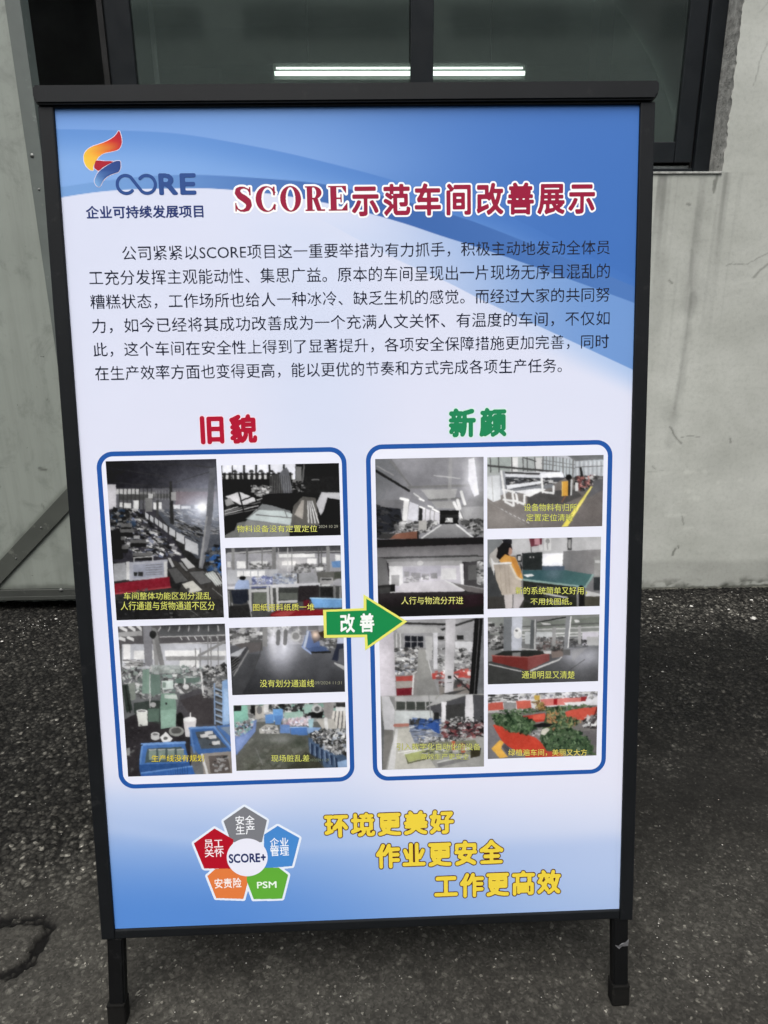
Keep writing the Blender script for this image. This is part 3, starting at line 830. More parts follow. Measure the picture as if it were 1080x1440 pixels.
def raster_sdf(V, F, res, bounds=None):
    x0, y0, x1, y1 = bounds or (V[:, 0].min() - .2, V[:, 1].min() - .2, V[:, 0].max() + .2, V[:, 1].max() + .2)
    xs = np.arange(x0, x1, 1 / res) + .5 / res; ys = np.arange(y0, y1, 1 / res) + .5 / res
    mask = np.zeros((len(ys), len(xs)), bool)
    for f in F:
        for k in range(1, len(f) - 1):
            a, b, c = V[f[0]], V[f[k]], V[f[k + 1]]
            i0 = np.searchsorted(xs, min(a[0], b[0], c[0])); i1 = np.searchsorted(xs, max(a[0], b[0], c[0]))
            j0 = np.searchsorted(ys, min(a[1], b[1], c[1])); j1 = np.searchsorted(ys, max(a[1], b[1], c[1]))
            if i1 <= i0 or j1 <= j0: continue
            x, y = xs[None, i0:i1], ys[j0:j1, None]
            s1 = (b[0] - a[0]) * (y - a[1]) - (b[1] - a[1]) * (x - a[0])
            s2 = (c[0] - b[0]) * (y - b[1]) - (c[1] - b[1]) * (x - b[0])
            s3 = (a[0] - c[0]) * (y - c[1]) - (a[1] - c[1]) * (x - c[0])
            mask[j0:j1, i0:i1] |= ((s1 >= 0) & (s2 >= 0) & (s3 >= 0)) | ((s1 <= 0) & (s2 <= 0) & (s3 <= 0))
    return sdf(mask, res), x0, y0
X0, Y0, XN, YN = -0.2, -0.32, 1.2, 1.08
_gl = {}
def glyph(ch):
    if ch not in _gl:
        V, F = text_mesh(ch)
        d, _, _ = raster_sdf(V, F, RES, (X0, Y0, XN, YN))
        core = d[1:-1, 1:-1] < -0.020           # thin the strokes first: the fattened ends come out round
        _gl[ch] = (d, sdf(core, RES) - 0.020)
    return _gl[ch]
def iso(d):
    """marching squares fill of d<0; vertices in grid units (x, y)"""
    V, F = [], []
    ins = d < 0
    c4 = ins[:-1, :-1].astype(int) + ins[:-1, 1:] + ins[1:, 1:] + ins[1:, :-1]
    ny, nx = c4.shape
    for y in range(ny):
        row = c4[y]; x = 0
        nz = np.nonzero(row)[0]
        k = 0
        while k < len(nz):
            x = nz[k]
            if row[x] == 4:
                e = k
                while e + 1 < len(nz) and nz[e + 1] == nz[e] + 1 and row[nz[e + 1]] == 4: e += 1
                x1 = nz[e] + 1; b = len(V)
                V += [(x, y), (x1, y), (x1, y + 1), (x, y + 1)]; F.append((b, b + 1, b + 2, b + 3)); k = e + 1
                continue
            cs = [(x, y), (x + 1, y), (x + 1, y + 1), (x, y + 1)]
            ds = [d[q[1], q[0]] for q in cs]; b = len(V); n = 0
            for i in range(4):
                p, q, dp, dq = cs[i], cs[(i + 1) % 4], ds[i], ds[(i + 1) % 4]
                if dp < 0: V.append(p); n += 1
                if (dp < 0) != (dq < 0):
                    t = dp / (dp - dq); V.append((p[0] + t * (q[0] - p[0]), p[1] + t * (q[1] - p[1]))); n += 1
            if n >= 3: F.append(tuple(range(b, b + n)))
            k += 1
    return V, F
def fat_text(sh, chars, box, layers, gap=None, rounded=1):
    """chars set one per equal cell inside box; layers: list of (grow in em, colour, layer)"""
    u0, v0, u1, v1 = box
    n = len(chars); 
    cell = (u1 - u0) / n
    em = cell if gap is None else gap
    for k, ch in enumerate(chars):
        d = glyph(ch)[rounded]
        cx_ = u0 + cell * (k + .5)
        sy = (v1 - v0) / 0.92
        for grow, col, lay in layers:
            V, F = iso(d - grow)
            W = [(cx_ + ((X0 + (x - .5) / RES) - 0.478) * em, v1 - ((Y0 + (y - .5) / RES) + 0.08) * sy) for x, y in V]
            sh.tris(W, F, col, lay + 0.02 * (k % 2))

# --- hand-drawn serif capitals for the title
def serif(ch, res=90):
    xs = np.arange(-.15, 1.2, 1 / res); ys = np.arange(-.15, 1.15, 1 / res)
    x, y = np.meshgrid(xs, ys)
    E = lambda cx, cy, rx, ry: ((x - cx) / rx) ** 2 + ((y - cy) / ry) ** 2 < 1
    B = lambda a, b, c, d: (x > a) & (x < b) & (y > c) & (y < d)
    def T(*p):
        m_ = np.ones_like(x, bool); n = len(p)
        for k in range(n):
            (ax, ay), (bx, by) = p[k], p[(k + 1) % n]
            m_ &= (bx - ax) * (y - ay) - (by - ay) * (x - ax) >= 0
        return m_
    if ch == 'O': return E(.47, .5, .46, .52) & ~E(.47, .5, .21, .465)
    if ch == 'C':
        m_ = E(.47, .5, .46, .52) & ~E(.53, .5, .27, .465)
        m_ &= ~((x > .60) & (y > .26) & (y < .74))
        return m_ | B(.76, .83, .64, 1.0) | B(.78, .84, .06, .3) & (x < .84)
    if ch == 'E':
        return B(.09, .35, 0, 1) | B(0, .78, .94, 1) | B(0, .82, 0, .06) | B(.3, .56, .465, .53) | B(.52, .58, .33, .67) | T((.58, .95), (.78, .68), (.78, .95)) | T((.58, .05), (.82, .05), (.82, .34))
    if ch == 'R':
        bowl = E(.40, .735, .41, .265) & (x > .3) & ~(E(.40, .735, .15, .215) & (x > .33))
        legp = T((.38, .52), (.46, .05), (.62, 0), (.80, 0), (.62, .50)) & (x > .37 + .42 * (.5 - y)) 
        return B(.09, .35, 0, 1) | B(0, .42, .94, 1) | B(0, .46, 0, .055) | bowl | legp | B(.70, .97, 0, .07) | B(.3, .5, .47, .53)
    if ch == 'S':
        p = [(.70, .76, .025), (.62, .90, .03), (.46, .968, .036), (.30, .955, .06), (.19, .87, .10), (.18, .75, .12), (.28, .63, .135), (.46, .52, .145), (.60, .41, .14), (.65, .27, .12), (.58, .12, .095), (.44, .045, .055), (.28, .04, .038), (.16, .11, .03), (.09, .26, .025)]
        m_ = np.zeros_like(x, bool)
        for (ax, ay, ar), (bx, by, br) in zip(p[:-1], p[1:]):
            for t in np.linspace(0, 1, 14):
                m_ |= (x - ax - t * (bx - ax)) ** 2 + (y - ay - t * (by - ay)) ** 2 < (ar + t * (br - ar)) ** 2
        return m_ | B(.67, .73, .66, .99) | B(.05, .11, .01, .35)
def serif_text(sh, ch, box, layers, res=90):
    d = sdf(serif(ch), res)
    u0, v0, u1, v1 = box
    mk = serif(ch); xsn = np.nonzero(mk.any(0))[0]; 
    a, b = -.15 + xsn[0] / res, -.15 + xsn[-1] / res
    for grow, col, lay in layers:
        V, F = iso(d - grow)
        W = [(u0 + ((-.15 + (x - 1) / res) - a) / (b - a) * (u1 - u0), v1 - (-.15 + (y - 1) / res) * (v1 - v0)) for x, y in V]
        sh.tris(W, F, col, lay)

def region(pts_list, cell, grow=0.0, pad=12):
    """soft-cornered union of polygons (mm) -> verts, faces"""
    A = np.array([p for q in pts_list for p in q])
    lo = A.min(0) - pad; hi = A.max(0) + pad
    x, y = np.meshgrid(np.arange(lo[0], hi[0], cell), np.arange(lo[1], hi[1], cell))
    mk = np.zeros(x.shape, bool)
    for q in pts_list: mk |= inpoly(x, y, q)
    d = sdf(mk, 1.0 / cell)
    V, F = iso(d - grow)
    return [(lo[0] + (a - 1) * cell, lo[1] + (b - 1) * cell) for a, b in V], F
def inpoly(x, y, q):
    r = np.zeros(np.shape(x), bool); n = len(q)
    for k in range(n):
        (ax, ay), (bx, by) = q[k], q[(k + 1) % n]
        if ay == by: continue
        c = ((ay > y) != (by > y)) & (x < (bx - ax) * (y - ay) / (by - ay) + ax)
        r ^= c
    return r
def spline(pts, n=10):
    P_ = [np.array(p, float) for p in pts]; P_ = [2 * P_[0] - P_[1]] + P_ + [2 * P_[-1] - P_[-2]]
    out = []
    for k in range(1, len(P_) - 2):
        a, b, c, d = P_[k - 1:k + 3]
        for t in np.linspace(0, 1, n, endpoint=False):
            out.append(tuple(.5 * (2 * b + (c - a) * t + (2 * a - 5 * b + 4 * c - d) * t * t + (3 * b - a - 3 * c + d) * t ** 3)))
    out.append(tuple(P_[-2]))
    return out
def loop_spline(pts, n=8):
    P_ = [np.array(p, float) for p in pts]; N = len(P_); out = []
    for k in range(N):
        a, b, c, d = P_[k - 1], P_[k], P_[(k + 1) % N], P_[(k + 2) % N]
        for t in np.linspace(0, 1, n, endpoint=False):
            out.append(tuple(.5 * (2 * b + (c - a) * t + (2 * a - 5 * b + 4 * c - d) * t * t + (3 * b - a - 3 * c + d) * t ** 3)))
    return out

# --- poster ground: blue sweeps over white
us = np.linspace(0.3, 999.7, 626); vs_ = np.linspace(0.3, PH - .3, 947)
U, V = np.meshgrid(us, vs_)
def curve(pts):
    q = np.array(spline(pts, 12)); o = np.argsort(q[:, 0])
    return np.interp(U, q[o, 0], q[o, 1])
E1 = curve([(-21.4,35.1),(2.5,32.9),(103.7,35.5),(205.3,41.5),(313.0,59.1),(415.5,80.3),(555.6,116.0),(679.1,154.4),(759.0,177.6),(816.9,203.1),(983.4,284.6),(1035.5,314.6)])
E2 = curve([(-29.2,130.3),(-4.9,127.0),(64.4,118.1),(140.9,110.4),(217.2,108.4),(286.3,111.1),(412.9,121.1),(475.2,130.8),(579.7,152.6),(678.9,180.6),(742.7,202.6),(868.0,251.8),(1000.5,305.7),(1035.7,320.8)])
E2b = curve([(-30.7,148.9),(-6.2,144.4),(85.0,133.3),(200.2,130.4),(285.2,133.3),(382.6,144.4),(480.4,162.7),(579.0,189.4),(653.5,213.9),(754.0,246.0),(868.4,286.0),(1001.2,334.1),(1036.5,349.4)])
E3 = curve([(-32.4,171.1),(84.3,142.6),(199.9,135.1),(297.0,142.7),(418.4,174.1),(503.8,216.3),(577.8,254.2),(665.3,293.8),(737.4,330.1),(856.6,384.7),(1004.2,453.2),(1039.9,471.5)])
def mixa(a, b, t): return a + (b - a) * t[..., None]
C = lambda *c: np.array(c, float)
un, vn = U / 1000, V / PH
top = mixa(C(130, 168, 222), C(68, 113, 184), sstep(-0.02, 0.92, un))
top = mixa(top, C(138, 174, 226), 0.55 * np.exp(-((U - 330) / 260) ** 2 - ((V - 95) / 55) ** 2))
top = mixa(top, C(96, 142, 212), sstep(0.55, 0.0, un) * sstep(0.05, 0.0, vn) * 0.6)
glow_ = np.exp(-((U - 430) / 330) ** 2 - ((V - 80) / 70) ** 2)
col = top
mid = mixa(C(98, 144, 208), C(70, 115, 186), sstep(0.1, 1.0, un))
mid = mixa(mid, C(140, 178, 230), sstep(0, 60, V - E1) * (0.75 - 0.55 * un)) 
AA = 1.6
def edge(Ec, soft=0.0): return np.clip((V - Ec) / AA + .5, 0, 1)
col = mixa(col, mid, edge(E1))
band_c = mixa(C(116, 158, 212), C(62, 102, 168), sstep(0.0, 0.55, un))
band_c = mixa(band_c, C(86, 126, 188), sstep(0.55, 1.0, un) * .75)
col = mixa(col, band_c, edge(E2))
white = mixa(C(212, 217, 236), C(222, 224, 240), sstep(0.1, 0.6, vn))
below = mixa(C(214, 219, 238), C(112, 150, 206), sstep(0.40, 0.98, un))
below = mixa(below, C(190, 206, 233), sstep(0.9, 0.4, un) * sstep(0, 60, V - E2b) * .5)
col = mixa(col, below, edge(E2b))
lower = mixa(white, C(160, 188, 228), sstep(0.62, 1.05, un) * sstep(55, 0, V - E3) * .8)
col = mixa(col, lower, edge(E3) * sstep(0.30, 0.62, un) + (edge(E2b) * sstep(0.5, .25, un)) * (1 - edge(E3) * sstep(0.30, 0.62, un)))
# lower part
t1 = sstep(1190, 1525, V + 70 * (0.5 - un))
bl = mixa(C(88, 137, 208), C(160, 184, 224), sstep(0.15, 1.0, un))
col = mixa(col, bl, t1 ** 0.9)
sw = np.exp(-((V - (1300 + 110 * un - 60 * un ** 2 + 20 * np.sin(un * 5))) / 16) ** 2) * sstep(1.0, 0.2, un)
col = mixa(col, C(214, 222, 240), 0.16 * sw)
sw2 = sstep(-3, 40, V - (1395 - 75 * un + 60 * (un - .45) ** 2)) * sstep(160, 40, V - (1395 - 75 * un)) * sstep(.25, .7, un)
col = mixa(col, C(146, 174, 222), 0.30 * sw2)
sw3 = np.exp(-((V - (1250 + 150 * un)) / 30) ** 2) * sstep(.6, .1, un)
col = mixa(col, C(165, 192, 232), .20 * sw3)
P = np.stack([U / 1000 - .5, np.zeros_like(U), TOP - V / 1000], -1)
poster = grid_obj('poster', P, M_print, board, cols=ink(col), smooth=False)

# --- emblem: flame ribbons and the joined C O R E
sh = Sheet()
fl1 = [(105.7,36.1),(108.6,44.6),(109.4,53.5),(106.3,62.4),(100.7,66.9),(90.1,69.6),(78.8,71.9),(70.7,76.1),(64.7,82.7),(60.2,89.9),(58.0,95.0),(57.9,99.5),(52.4,98.6),(46.6,93.0),(43.6,85.6),(43.3,77.7),(45.8,70.9),(51.8,65.0),(60.1,60.7),(71.4,57.2),(82.3,53.4),(93.3,47.9),(100.4,42.3)]
fl2 = [(64.6,83.7),(77.9,84.9),(92.5,85.6),(82.4,90.8),(74.5,95.1),(66.8,100.4),(62.7,98.0),(59.6,94.8),(61.1,89.0)]
fl3 = [(96.8,85.1),(103.3,84.8),(105.0,88.0),(104.3,95.7),(100.3,102.5),(92.1,105.2),(81.0,109.9),(72.9,117.4),(66.9,126.3),(61.3,124.2),(58.6,117.7),(60.6,111.7),(66.4,103.0),(77.2,94.9),(88.3,88.7)]
f0, f1 = [(48.5,91.5),(108.4,45.0)]
def c_f1(u, v):
    t = ((u - f0[0]) * (f1[0] - f0[0]) + (v - f0[1]) * (f1[1] - f0[1])) / ((f1[0] - f0[0]) ** 2 + (f1[1] - f0[1]) ** 2)
    st = [(0, (236, 196, 70)), (.3, (238, 176, 62)), (.52, (232, 120, 45)), (.72, (206, 52, 44)), (1, (172, 32, 52))]
    return np.array([np.interp(t, [s[0] for s in st], [s[1][k] for s in st]) for k in range(3)])
b0_, b1_ = [(63.0,121.6),(97.6,89.6)]
def c_f3(u, v):
    t = ((u - b0_[0]) * (b1_[0] - b0_[0]) + (v - b0_[1]) * (b1_[1] - b0_[1])) / ((b1_[0] - b0_[0]) ** 2 + (b1_[1] - b0_[1]) ** 2)
    return np.array([np.interp(t, [0, .45, 1], k) for k in ((120, 52, 46), (165, 84, 70), (214, 148, 132))])
f1s = [q for q in loop_spline(fl1[1:], 5)]
Vr, Fr = region([loop_spline(fl1, 5), loop_spline(fl2, 5), loop_spline(fl3, 5)], .55, .9, 4)
sh.tris(Vr, Fr, (226, 214, 228), 1)
for q, c, ly in ((fl1, c_f1, 2), (fl2, (168, 36, 52), 3), (fl3, c_f3, 4)):
    Vr, Fr = region([loop_spline(q, 5)], .5, 0, 4); sh.tris(Vr, Fr, c, ly)
def stroke(path, wd, cell=.6):
    A = np.array(path); lo = A.min(0) - wd * 1.5; hi = A.max(0) + wd * 1.5
    x, y = np.meshgrid(np.arange(lo[0], hi[0], cell), np.arange(lo[1], hi[1], cell))
    V_, F_ = iso(seg_dist(x, y, path) - wd / 2)
    return [(lo[0] + a * cell, lo[1] + b * cell) for a, b in V_], F_
cc, oo, rad = [(111.6,123.1),(147.2,123.3),(112.6,108.5)]
rad = math.hypot(rad[0] - cc[0], rad[1] - cc[1])
path = [(cc[0] + rad * math.cos(R(a)), cc[1] + rad * math.sin(R(a))) for a in range(45, 311, 6)]
path += [(oo[0] + rad * math.cos(R(a)), oo[1] + rad * math.sin(R(a))) for a in range(130, -146, -6)]
Vr, Fr = stroke(path, 5.4); sh.tris(Vr, Fr, (48, 78, 138), 4)
rb = [(168.8,107.1),(199.2,140.0),(205.1,107.3),(229.8,140.0)]
for ch, (a, b) in (('R', rb[:2]), ('E', rb[2:])):
    put_text(sh, ch, (a[0], a[1], b[0], b[1]), (48, 78, 138), 4, 0.028)
put_text(sh, '企业可持续发展项目', (41, 158, 241, 178.5), (44, 58, 110), 2, 0.022)
sh.build('emblem', poster)

# --- title
sh = Sheet()
tl = [(0.08, (252, 247, 252), 1.5), (0.0, (150, 32, 62), 3)]
for ch, x0, x1 in (('S', 45, 132), ('C', 155, 262), ('O', 285, 395), ('R', 418, 522), ('E', 542, 642)):
    px0, px1 = 296.9 + (x0 - 45) / 595 * 193, 296.9 + (x1 - 45) / 595 * 193
    serif_text(sh, ch, (px0, 128.9, px1, 170.0), tl)
fat_text(sh, '示范车间改善展示', (494, 128.0, 928, 178.0), [(0.088, (252, 247, 252), 1), (0.032, (150, 32, 62), 2.5)], 48.5, 0)
sh.build('title_text', poster)

# --- paragraph
sh = Sheet()
for body, a, b, v0, v1 in [('公司紧紧以SCORE项目这一重要举措为有力抓手，积极主动地发动全体员', 97.7, 953.2, 224.2, 249.6),
                   ('工充分发挥主观能动性、集思广益。原本的车间呈现出一片现场无序且混乱的', 38, 954, 264.4, 290.4),
                   ('糟糕状态，工作场所也给人一种冰冷、缺乏生机的感觉。而经过大家的共同努', 37, 954.6, 305.4, 331.2),
                   ('力，如今已经将其成功改善成为一个充满人文关怀、有温度的车间，不仅如', 37.2, 955.4, 346.2, 372.2),
                   ('此，这个车间在安全性上得到了显著提升，各项安全保障措施更加完善，同时', 36.4, 955.0, 387.0, 412.8),
                   ('在生产效率方面也变得更高，能以更优的节奏和方式完成各项生产任务。', 36.9, 870.2, 428.0, 454.4)]:
    put_text(sh, body, (a, v0, b, v1), (38, 42, 58), 1, 0.002)
sh.build('body_text', poster)

# --- headings
for body, box, c1, c0, em in (('旧貌', (209, 519.5, 320, 567.5), (172, 30, 54), (240, 216, 228), 49), ('新颜', (660, 516.5, 772.5, 565), (40, 132, 88), (205, 236, 224), 49.5)):
    sh = Sheet()
    fat_text(sh, body, box, [(0.080, c0, 1), (0.048, c1, 2)], em)
    sh.build('heading_text', poster)

# --- blue rounded frames round the two photo groups
def rrect(u0, v0, u1, v1, r, n=10):
    o = []
    for cx_, cy_, a in ((u1 - r, v0 + r, -90), (u1 - r, v1 - r, 0), (u0 + r, v1 - r, 90), (u0 + r, v0 + r, 180)):
        for k in range(n + 1): o.append((cx_ + r * math.cos(R(a + 90 * k / n)), cy_ + r * math.sin(R(a + 90 * k / n))))
    return o
for u0, v0, u1, v1 in ((28, 579.5, 477.5, 1222.5), (512.8, 576.5, 966, 1224)):
    sh = Sheet()
    o, i = rrect(u0, v0, u1, v1, 30), rrect(u0 + 8.6, v0 + 8.6, u1 - 8.6, v1 - 8.6, 21.5)
    n = len(o)
    sh.tris(o + i, [(k, (k + 1) % n, n + (k + 1) % n, n + k) for k in range(n)], (42, 88, 162), 1)
    sh.poly(i, (230, 232, 245), .5)
    sh.build('photo_border', poster)

# --- green arrow
sh = Sheet()
aro = [(426.6,881.8),(502.3,880.6),(502.6,854.2),(583.7,908.6),(503.3,962.4),(502.9,936.5),(426.9,935.8)]
ari = [(432.4,885.6),(507.5,885.0),(507.7,862.4),(575.0,908.0),(508.3,954.3),(507.6,931.6),(432.0,930.2)]
sh.poly(aro, (226, 226, 110), 4)
sh.poly(ari, (36, 136, 78), 5)
ax = [(453.1,891.4),(524.8,926.1)]
fat_text(sh, '改善', (ax[0][0] - 1, ax[0][1], ax[1][0] + 1, ax[1][1]), [(0.026, (240, 244, 240), 6)], 28.5, 0)
sh.build('arrow', poster)

# --- five-petal badge
sh = Sheet()
Z8 = [[(263.6,1266.8),(305.7,1296.7),(294.2,1341.9),(234.9,1339.7),(222.2,1295.3)], [(204.3,1309.7),(239.5,1334.2),(232.2,1395.4),(179.9,1392.1),(162.9,1339.0)],
      [(325.9,1309.0),(367.1,1335.7),(350.9,1394.1),(295.4,1397.1),(298.9,1326.3)], [(185.5,1408.3),(201.5,1394.2),(263.7,1394.7),(263.6,1423.4),(253.1,1459.6),(200.1,1455.6)],
      [(261.8,1423.3),(262.5,1394.6),(324.8,1396.3),(342.5,1412.3),(328.8,1462.6),(273.1,1461.0)]]
Vr, Fr = region(Z8, .8, 4.2, 9); sh.tris(Vr, Fr, (226, 234, 246), 1)
for k, (q, c) in enumerate(zip(Z8, ((122, 124, 130), (176, 26, 46), (74, 136, 204), (222, 124, 68), (98, 170, 62)))):
    Vr, Fr = region([q], .6, 0, 4); sh.tris(Vr, Fr, c, 2 + .1 * k)
wc = [(264.4,1372.4),(304.0,1373.9)]
rw = wc[1][0] - wc[0][0]
sh.poly([(wc[0][0] + rw * math.cos(R(a)), wc[0][1] + rw * math.sin(R(a))) for a in range(0, 360, 5)], (230, 231, 244), 3)
for body, box, wgt, c in (('安全', [(245.3,1285.5),(281.8,1304.3)], .012, (238, 240, 244)), ('生产', [(245.0,1305.5),(281.5,1324.4)], .012, (238, 240, 244)),
                     ('员工', [(183.1,1332.2),(218.9,1350.5)], .012, (240, 226, 230)), ('关怀', [(182.7,1351.1),(219.7,1368.9)], .012, (240, 226, 230)),
                     ('企业', [(309.7,1333.6),(345.4,1352.0)], .012, (232, 238, 248)), ('管理', [(309.5,1352.5),(345.8,1371.6)], .012, (232, 238, 248)),
                     ('安责险', [(198.7,1414.5),(250.7,1435.1)], .016, (244, 232, 226)), ('PSM', [(281.2,1424.7),(318.5,1438.4)], .016, (232, 244, 230)),
                     ('SCORE+', [(229.3,1364.8),(300.1,1382.6)], .028, (40, 52, 100))):
    (a0, a1), (b0, b1) = box
    put_text(sh, body, (a0, a1, b0, b1), c, 4, wgt)
sh.build('badge', poster)

# --- slogan
sh = Sheet()
for body, box in (('环境更美好', (413, 1290, 670, 1336)), ('作业更安全', (512, 1356, 767, 1404.5)), ('工作更高效', (625.5, 1424.5, 882, 1473))):
    fat_text(sh, body, box, [(0.080, (84, 42, 40), 1), (0.044, (232, 206, 70), 2)], 47.5)
sh.build('slogan_text', poster)

# ------------------------------------------------------------------ the twelve printed photographs
def homog(src, dst):
    A = []
    for (x, y), (u, v) in zip(src, dst):
        A += [[x, y, 1, 0, 0, 0, -u * x, -u * y, -u], [0, 0, 0, x, y, 1, -v * x, -v * y, -v]]
    return np.linalg.svd(np.array(A, float))[2][-1].reshape(3, 3)

class Print:
    """a small picture drawn in its own sketch coordinates and printed on a rectangle of the poster"""
    def __init__(s, rect, corners, base, cell=0.85):
        s.rect = rect
        u0, v0, u1, v1 = rect
        s.nx, s.ny = int((u1 - u0) / cell) * 2, int((v1 - v0) / cell) * 2
        s.H = homog(corners, [(u0, v0), (u1, v0), (u1, v1), (u0, v1)])
        Hi = np.linalg.inv(s.H)
        u = u0 + (np.arange(s.nx) + .5) / s.nx * (u1 - u0); v = v0 + (np.arange(s.ny) + .5) / s.ny * (v1 - v0)
        U, V = np.meshgrid(u, v)
        q = np.stack([U, V, np.ones_like(U)], -1) @ Hi.T
        s.x, s.y = q[..., 0] / q[..., 2], q[..., 1] / q[..., 2]
        s.rx, s.ry = s.x.mean(0), s.y.mean(1)
        s.img = np.ones((s.ny, s.nx, 3)) * s.c(base)
        s.caps = []
    @staticmethod
    def c(c): return np.array([c] * 3 if isinstance(c, (int, float)) else c, float)
    def win(s, x0, y0, x1, y1):
        pad = 24
        i0 = max(0, np.searchsorted(s.rx, x0 - pad) - 6); i1 = min(s.nx, np.searchsorted(s.rx, x1 + pad) + 6)
        j0 = max(0, np.searchsorted(s.ry, y0 - pad) - 6); j1 = min(s.ny, np.searchsorted(s.ry, y1 + pad) + 6)
        return slice(j0, j1), slice(i0, i1)
    def put(s, w, mk, c, a=1.0, c2=None, g=None):
        col = s.c(c)
        if c2 is not None:
            (gx0, gy0), (gx1, gy1) = g
            t = np.clip(((s.x[w] - gx0) * (gx1 - gx0) + (s.y[w] - gy0) * (gy1 - gy0)) / ((gx1 - gx0) ** 2 + (gy1 - gy0) ** 2), 0, 1)[..., None]
            col = col + (s.c(c2) - col) * t
        k = (mk * a)[..., None]
        s.img[w] = s.img[w] * (1 - k) + col * k
    def poly(s, pts, c, a=1.0, c2=None, g=None):
        xs = [p[0] for p in pts]; ys = [p[1] for p in pts]
        w = s.win(min(xs), min(ys), max(xs), max(ys))
        s.put(w, inpoly(s.x[w], s.y[w], pts).astype(float), c, a, c2, g)
    def rect_(s, x0, y0, x1, y1, c, a=1.0, c2=None, g=None): s.poly([(x0, y0), (x1, y0), (x1, y1), (x0, y1)], c, a, c2, g)
    def line(s, pts, wd, c, a=1.0):
        xs = [p[0] for p in pts]; ys = [p[1] for p in pts]
        w = s.win(min(xs), min(ys), max(xs), max(ys))
        s.put(w, np.clip(wd / 2 - seg_dist(s.x[w], s.y[w], pts) + .5, 0, 1), c, a)
    def ell(s, cx, cy, rx, ry, c, a=1.0, soft=0.0):
        w = s.win(cx - rx * (1 + soft), cy - ry * (1 + soft), cx + rx * (1 + soft), cy + ry * (1 + soft))
        d = np.hypot((s.x[w] - cx) / rx, (s.y[w] - cy) / ry)
        s.put(w, (d < 1).astype(float) if soft == 0 else sstep(1 + soft, 1 - soft, d), c, a)
    def glow(s, cx, cy, rx, ry, c, a=1.0):
        d = ((s.x - cx) / rx) ** 2 + ((s.y - cy) / ry) ** 2
        s.put((slice(None), slice(None)), np.exp(-d), c, a)
    def scat(s, pts, n, sz, cols, seed, asp=(1, 2.5), ang=(-.4, .4), a=1.0):
        """a clutter of small oblong things inside a polygon"""
        r = random.Random(seed); xs = [p[0] for p in pts]; ys = [p[1] for p in pts]
        n = int(n * 1.7); sz = (sz[0] * .72, sz[1] * .72)
        for _ in range(n * 4):
            x, y = r.uniform(min(xs), max(xs)), r.uniform(min(ys), max(ys))
            if not bool(inpoly(np.array([x]), np.array([y]), pts)[0]): continue
            n -= 1
            if n < 0: break
            L = r.uniform(*sz); wd = L / r.uniform(*asp); t = r.uniform(*ang); ct, st = math.cos(t), math.sin(t)
            c = r.choice(cols); k = r.uniform(.8, 1.15)
            cc_ = [min(255, q * k) for q in s.c(c)]
            a_ = a * r.uniform(.55, .95)
            s.poly([(x + i * L / 2 * ct - j * wd / 2 * st, y + i * L / 2 * st + j * wd / 2 * ct) for i, j in ((-1, -1), (1, -1), (1, 1), (-1, 1))], cc_, a_)
    def grain(s, amp, scale, seed, pts=None):
        n_ = fbm(s.x, s.y, scale, seed, 3) * amp
        if pts is not None: n_ = n_ * inpoly(s.x, s.y, pts)
        s.img = np.clip(s.img + n_[..., None], 0, 255)
    def cap(s, body, x0, y0, x1, y1, c=(214, 217, 112), wgt=0.0): s.caps.append((body, (x0, y0, x1, y1), c, wgt))
    def done(s, label):
        # a phone snap is never as clean as its outlines: ragged edges, mottled surfaces, more contrast
        k = (s.rx[-1] - s.rx[0]) / s.nx
        jx = fbm(s.x, s.y, 20, 5, 2) * 2.4 / k; jy = fbm(s.x, s.y, 20, 15, 2) * 2.4 / k
        jj = np.clip(np.arange(s.ny)[:, None] + jy, 0, s.ny - 1).astype(int); ii = np.clip(np.arange(s.nx)[None, :] + jx, 0, s.nx - 1).astype(int)
        im = s.img[jj, ii]
        mo = 1 + 0.11 * fbm(s.x, s.y, 120, 25, 3) + 0.03 * fbm(s.x, s.y * 1.6, 17, 35, 2)
        im = np.clip((im * mo[..., None] - 112) * 1.06 + 112, 0, 255)
        a = im.reshape(s.ny // 2, 2, s.nx // 2, 2, 3).mean((1, 3))
        g_ = (a @ np.array([.3, .6, .1]))[..., None]
        a = g_ + (a - g_) * 0.74
        a = np.stack([blur3(a[..., k], 1) * .6 + blur3(a[..., k], 14) * .25 + a[..., k] * .15 for k in range(3)], -1)
        a = np.clip(a + np.random.RandomState(3).randn(*a.shape[:2], 1) * 2.2, 6, 246)
        u0, v0, u1, v1 = s.rect
        ny, nx = a.shape[:2]
        U, V = np.meshgrid(np.linspace(u0, u1, nx), np.linspace(v0, v1, ny))
        P = np.stack([U / 1000 - .5, np.full_like(U, -0.00010), TOP - V / 1000], -1)
        o = grid_obj('photo_print', P, M_print, poster, cols=ink(a), smooth=False)
        o['label'] = label
        if s.caps:
            sh = Sheet()
            for body, box, c, wgt in s.caps:
                if sum(c) > 420: put_text(sh, body, box, (84, 84, 50), 2.5, wgt + .018, s.H)
                put_text(sh, body, box, c, 3, wgt, s.H)
            c_ = sh.build('photo_caption', poster)

G = [30, 45, 60, 80, 110, 150, 190]
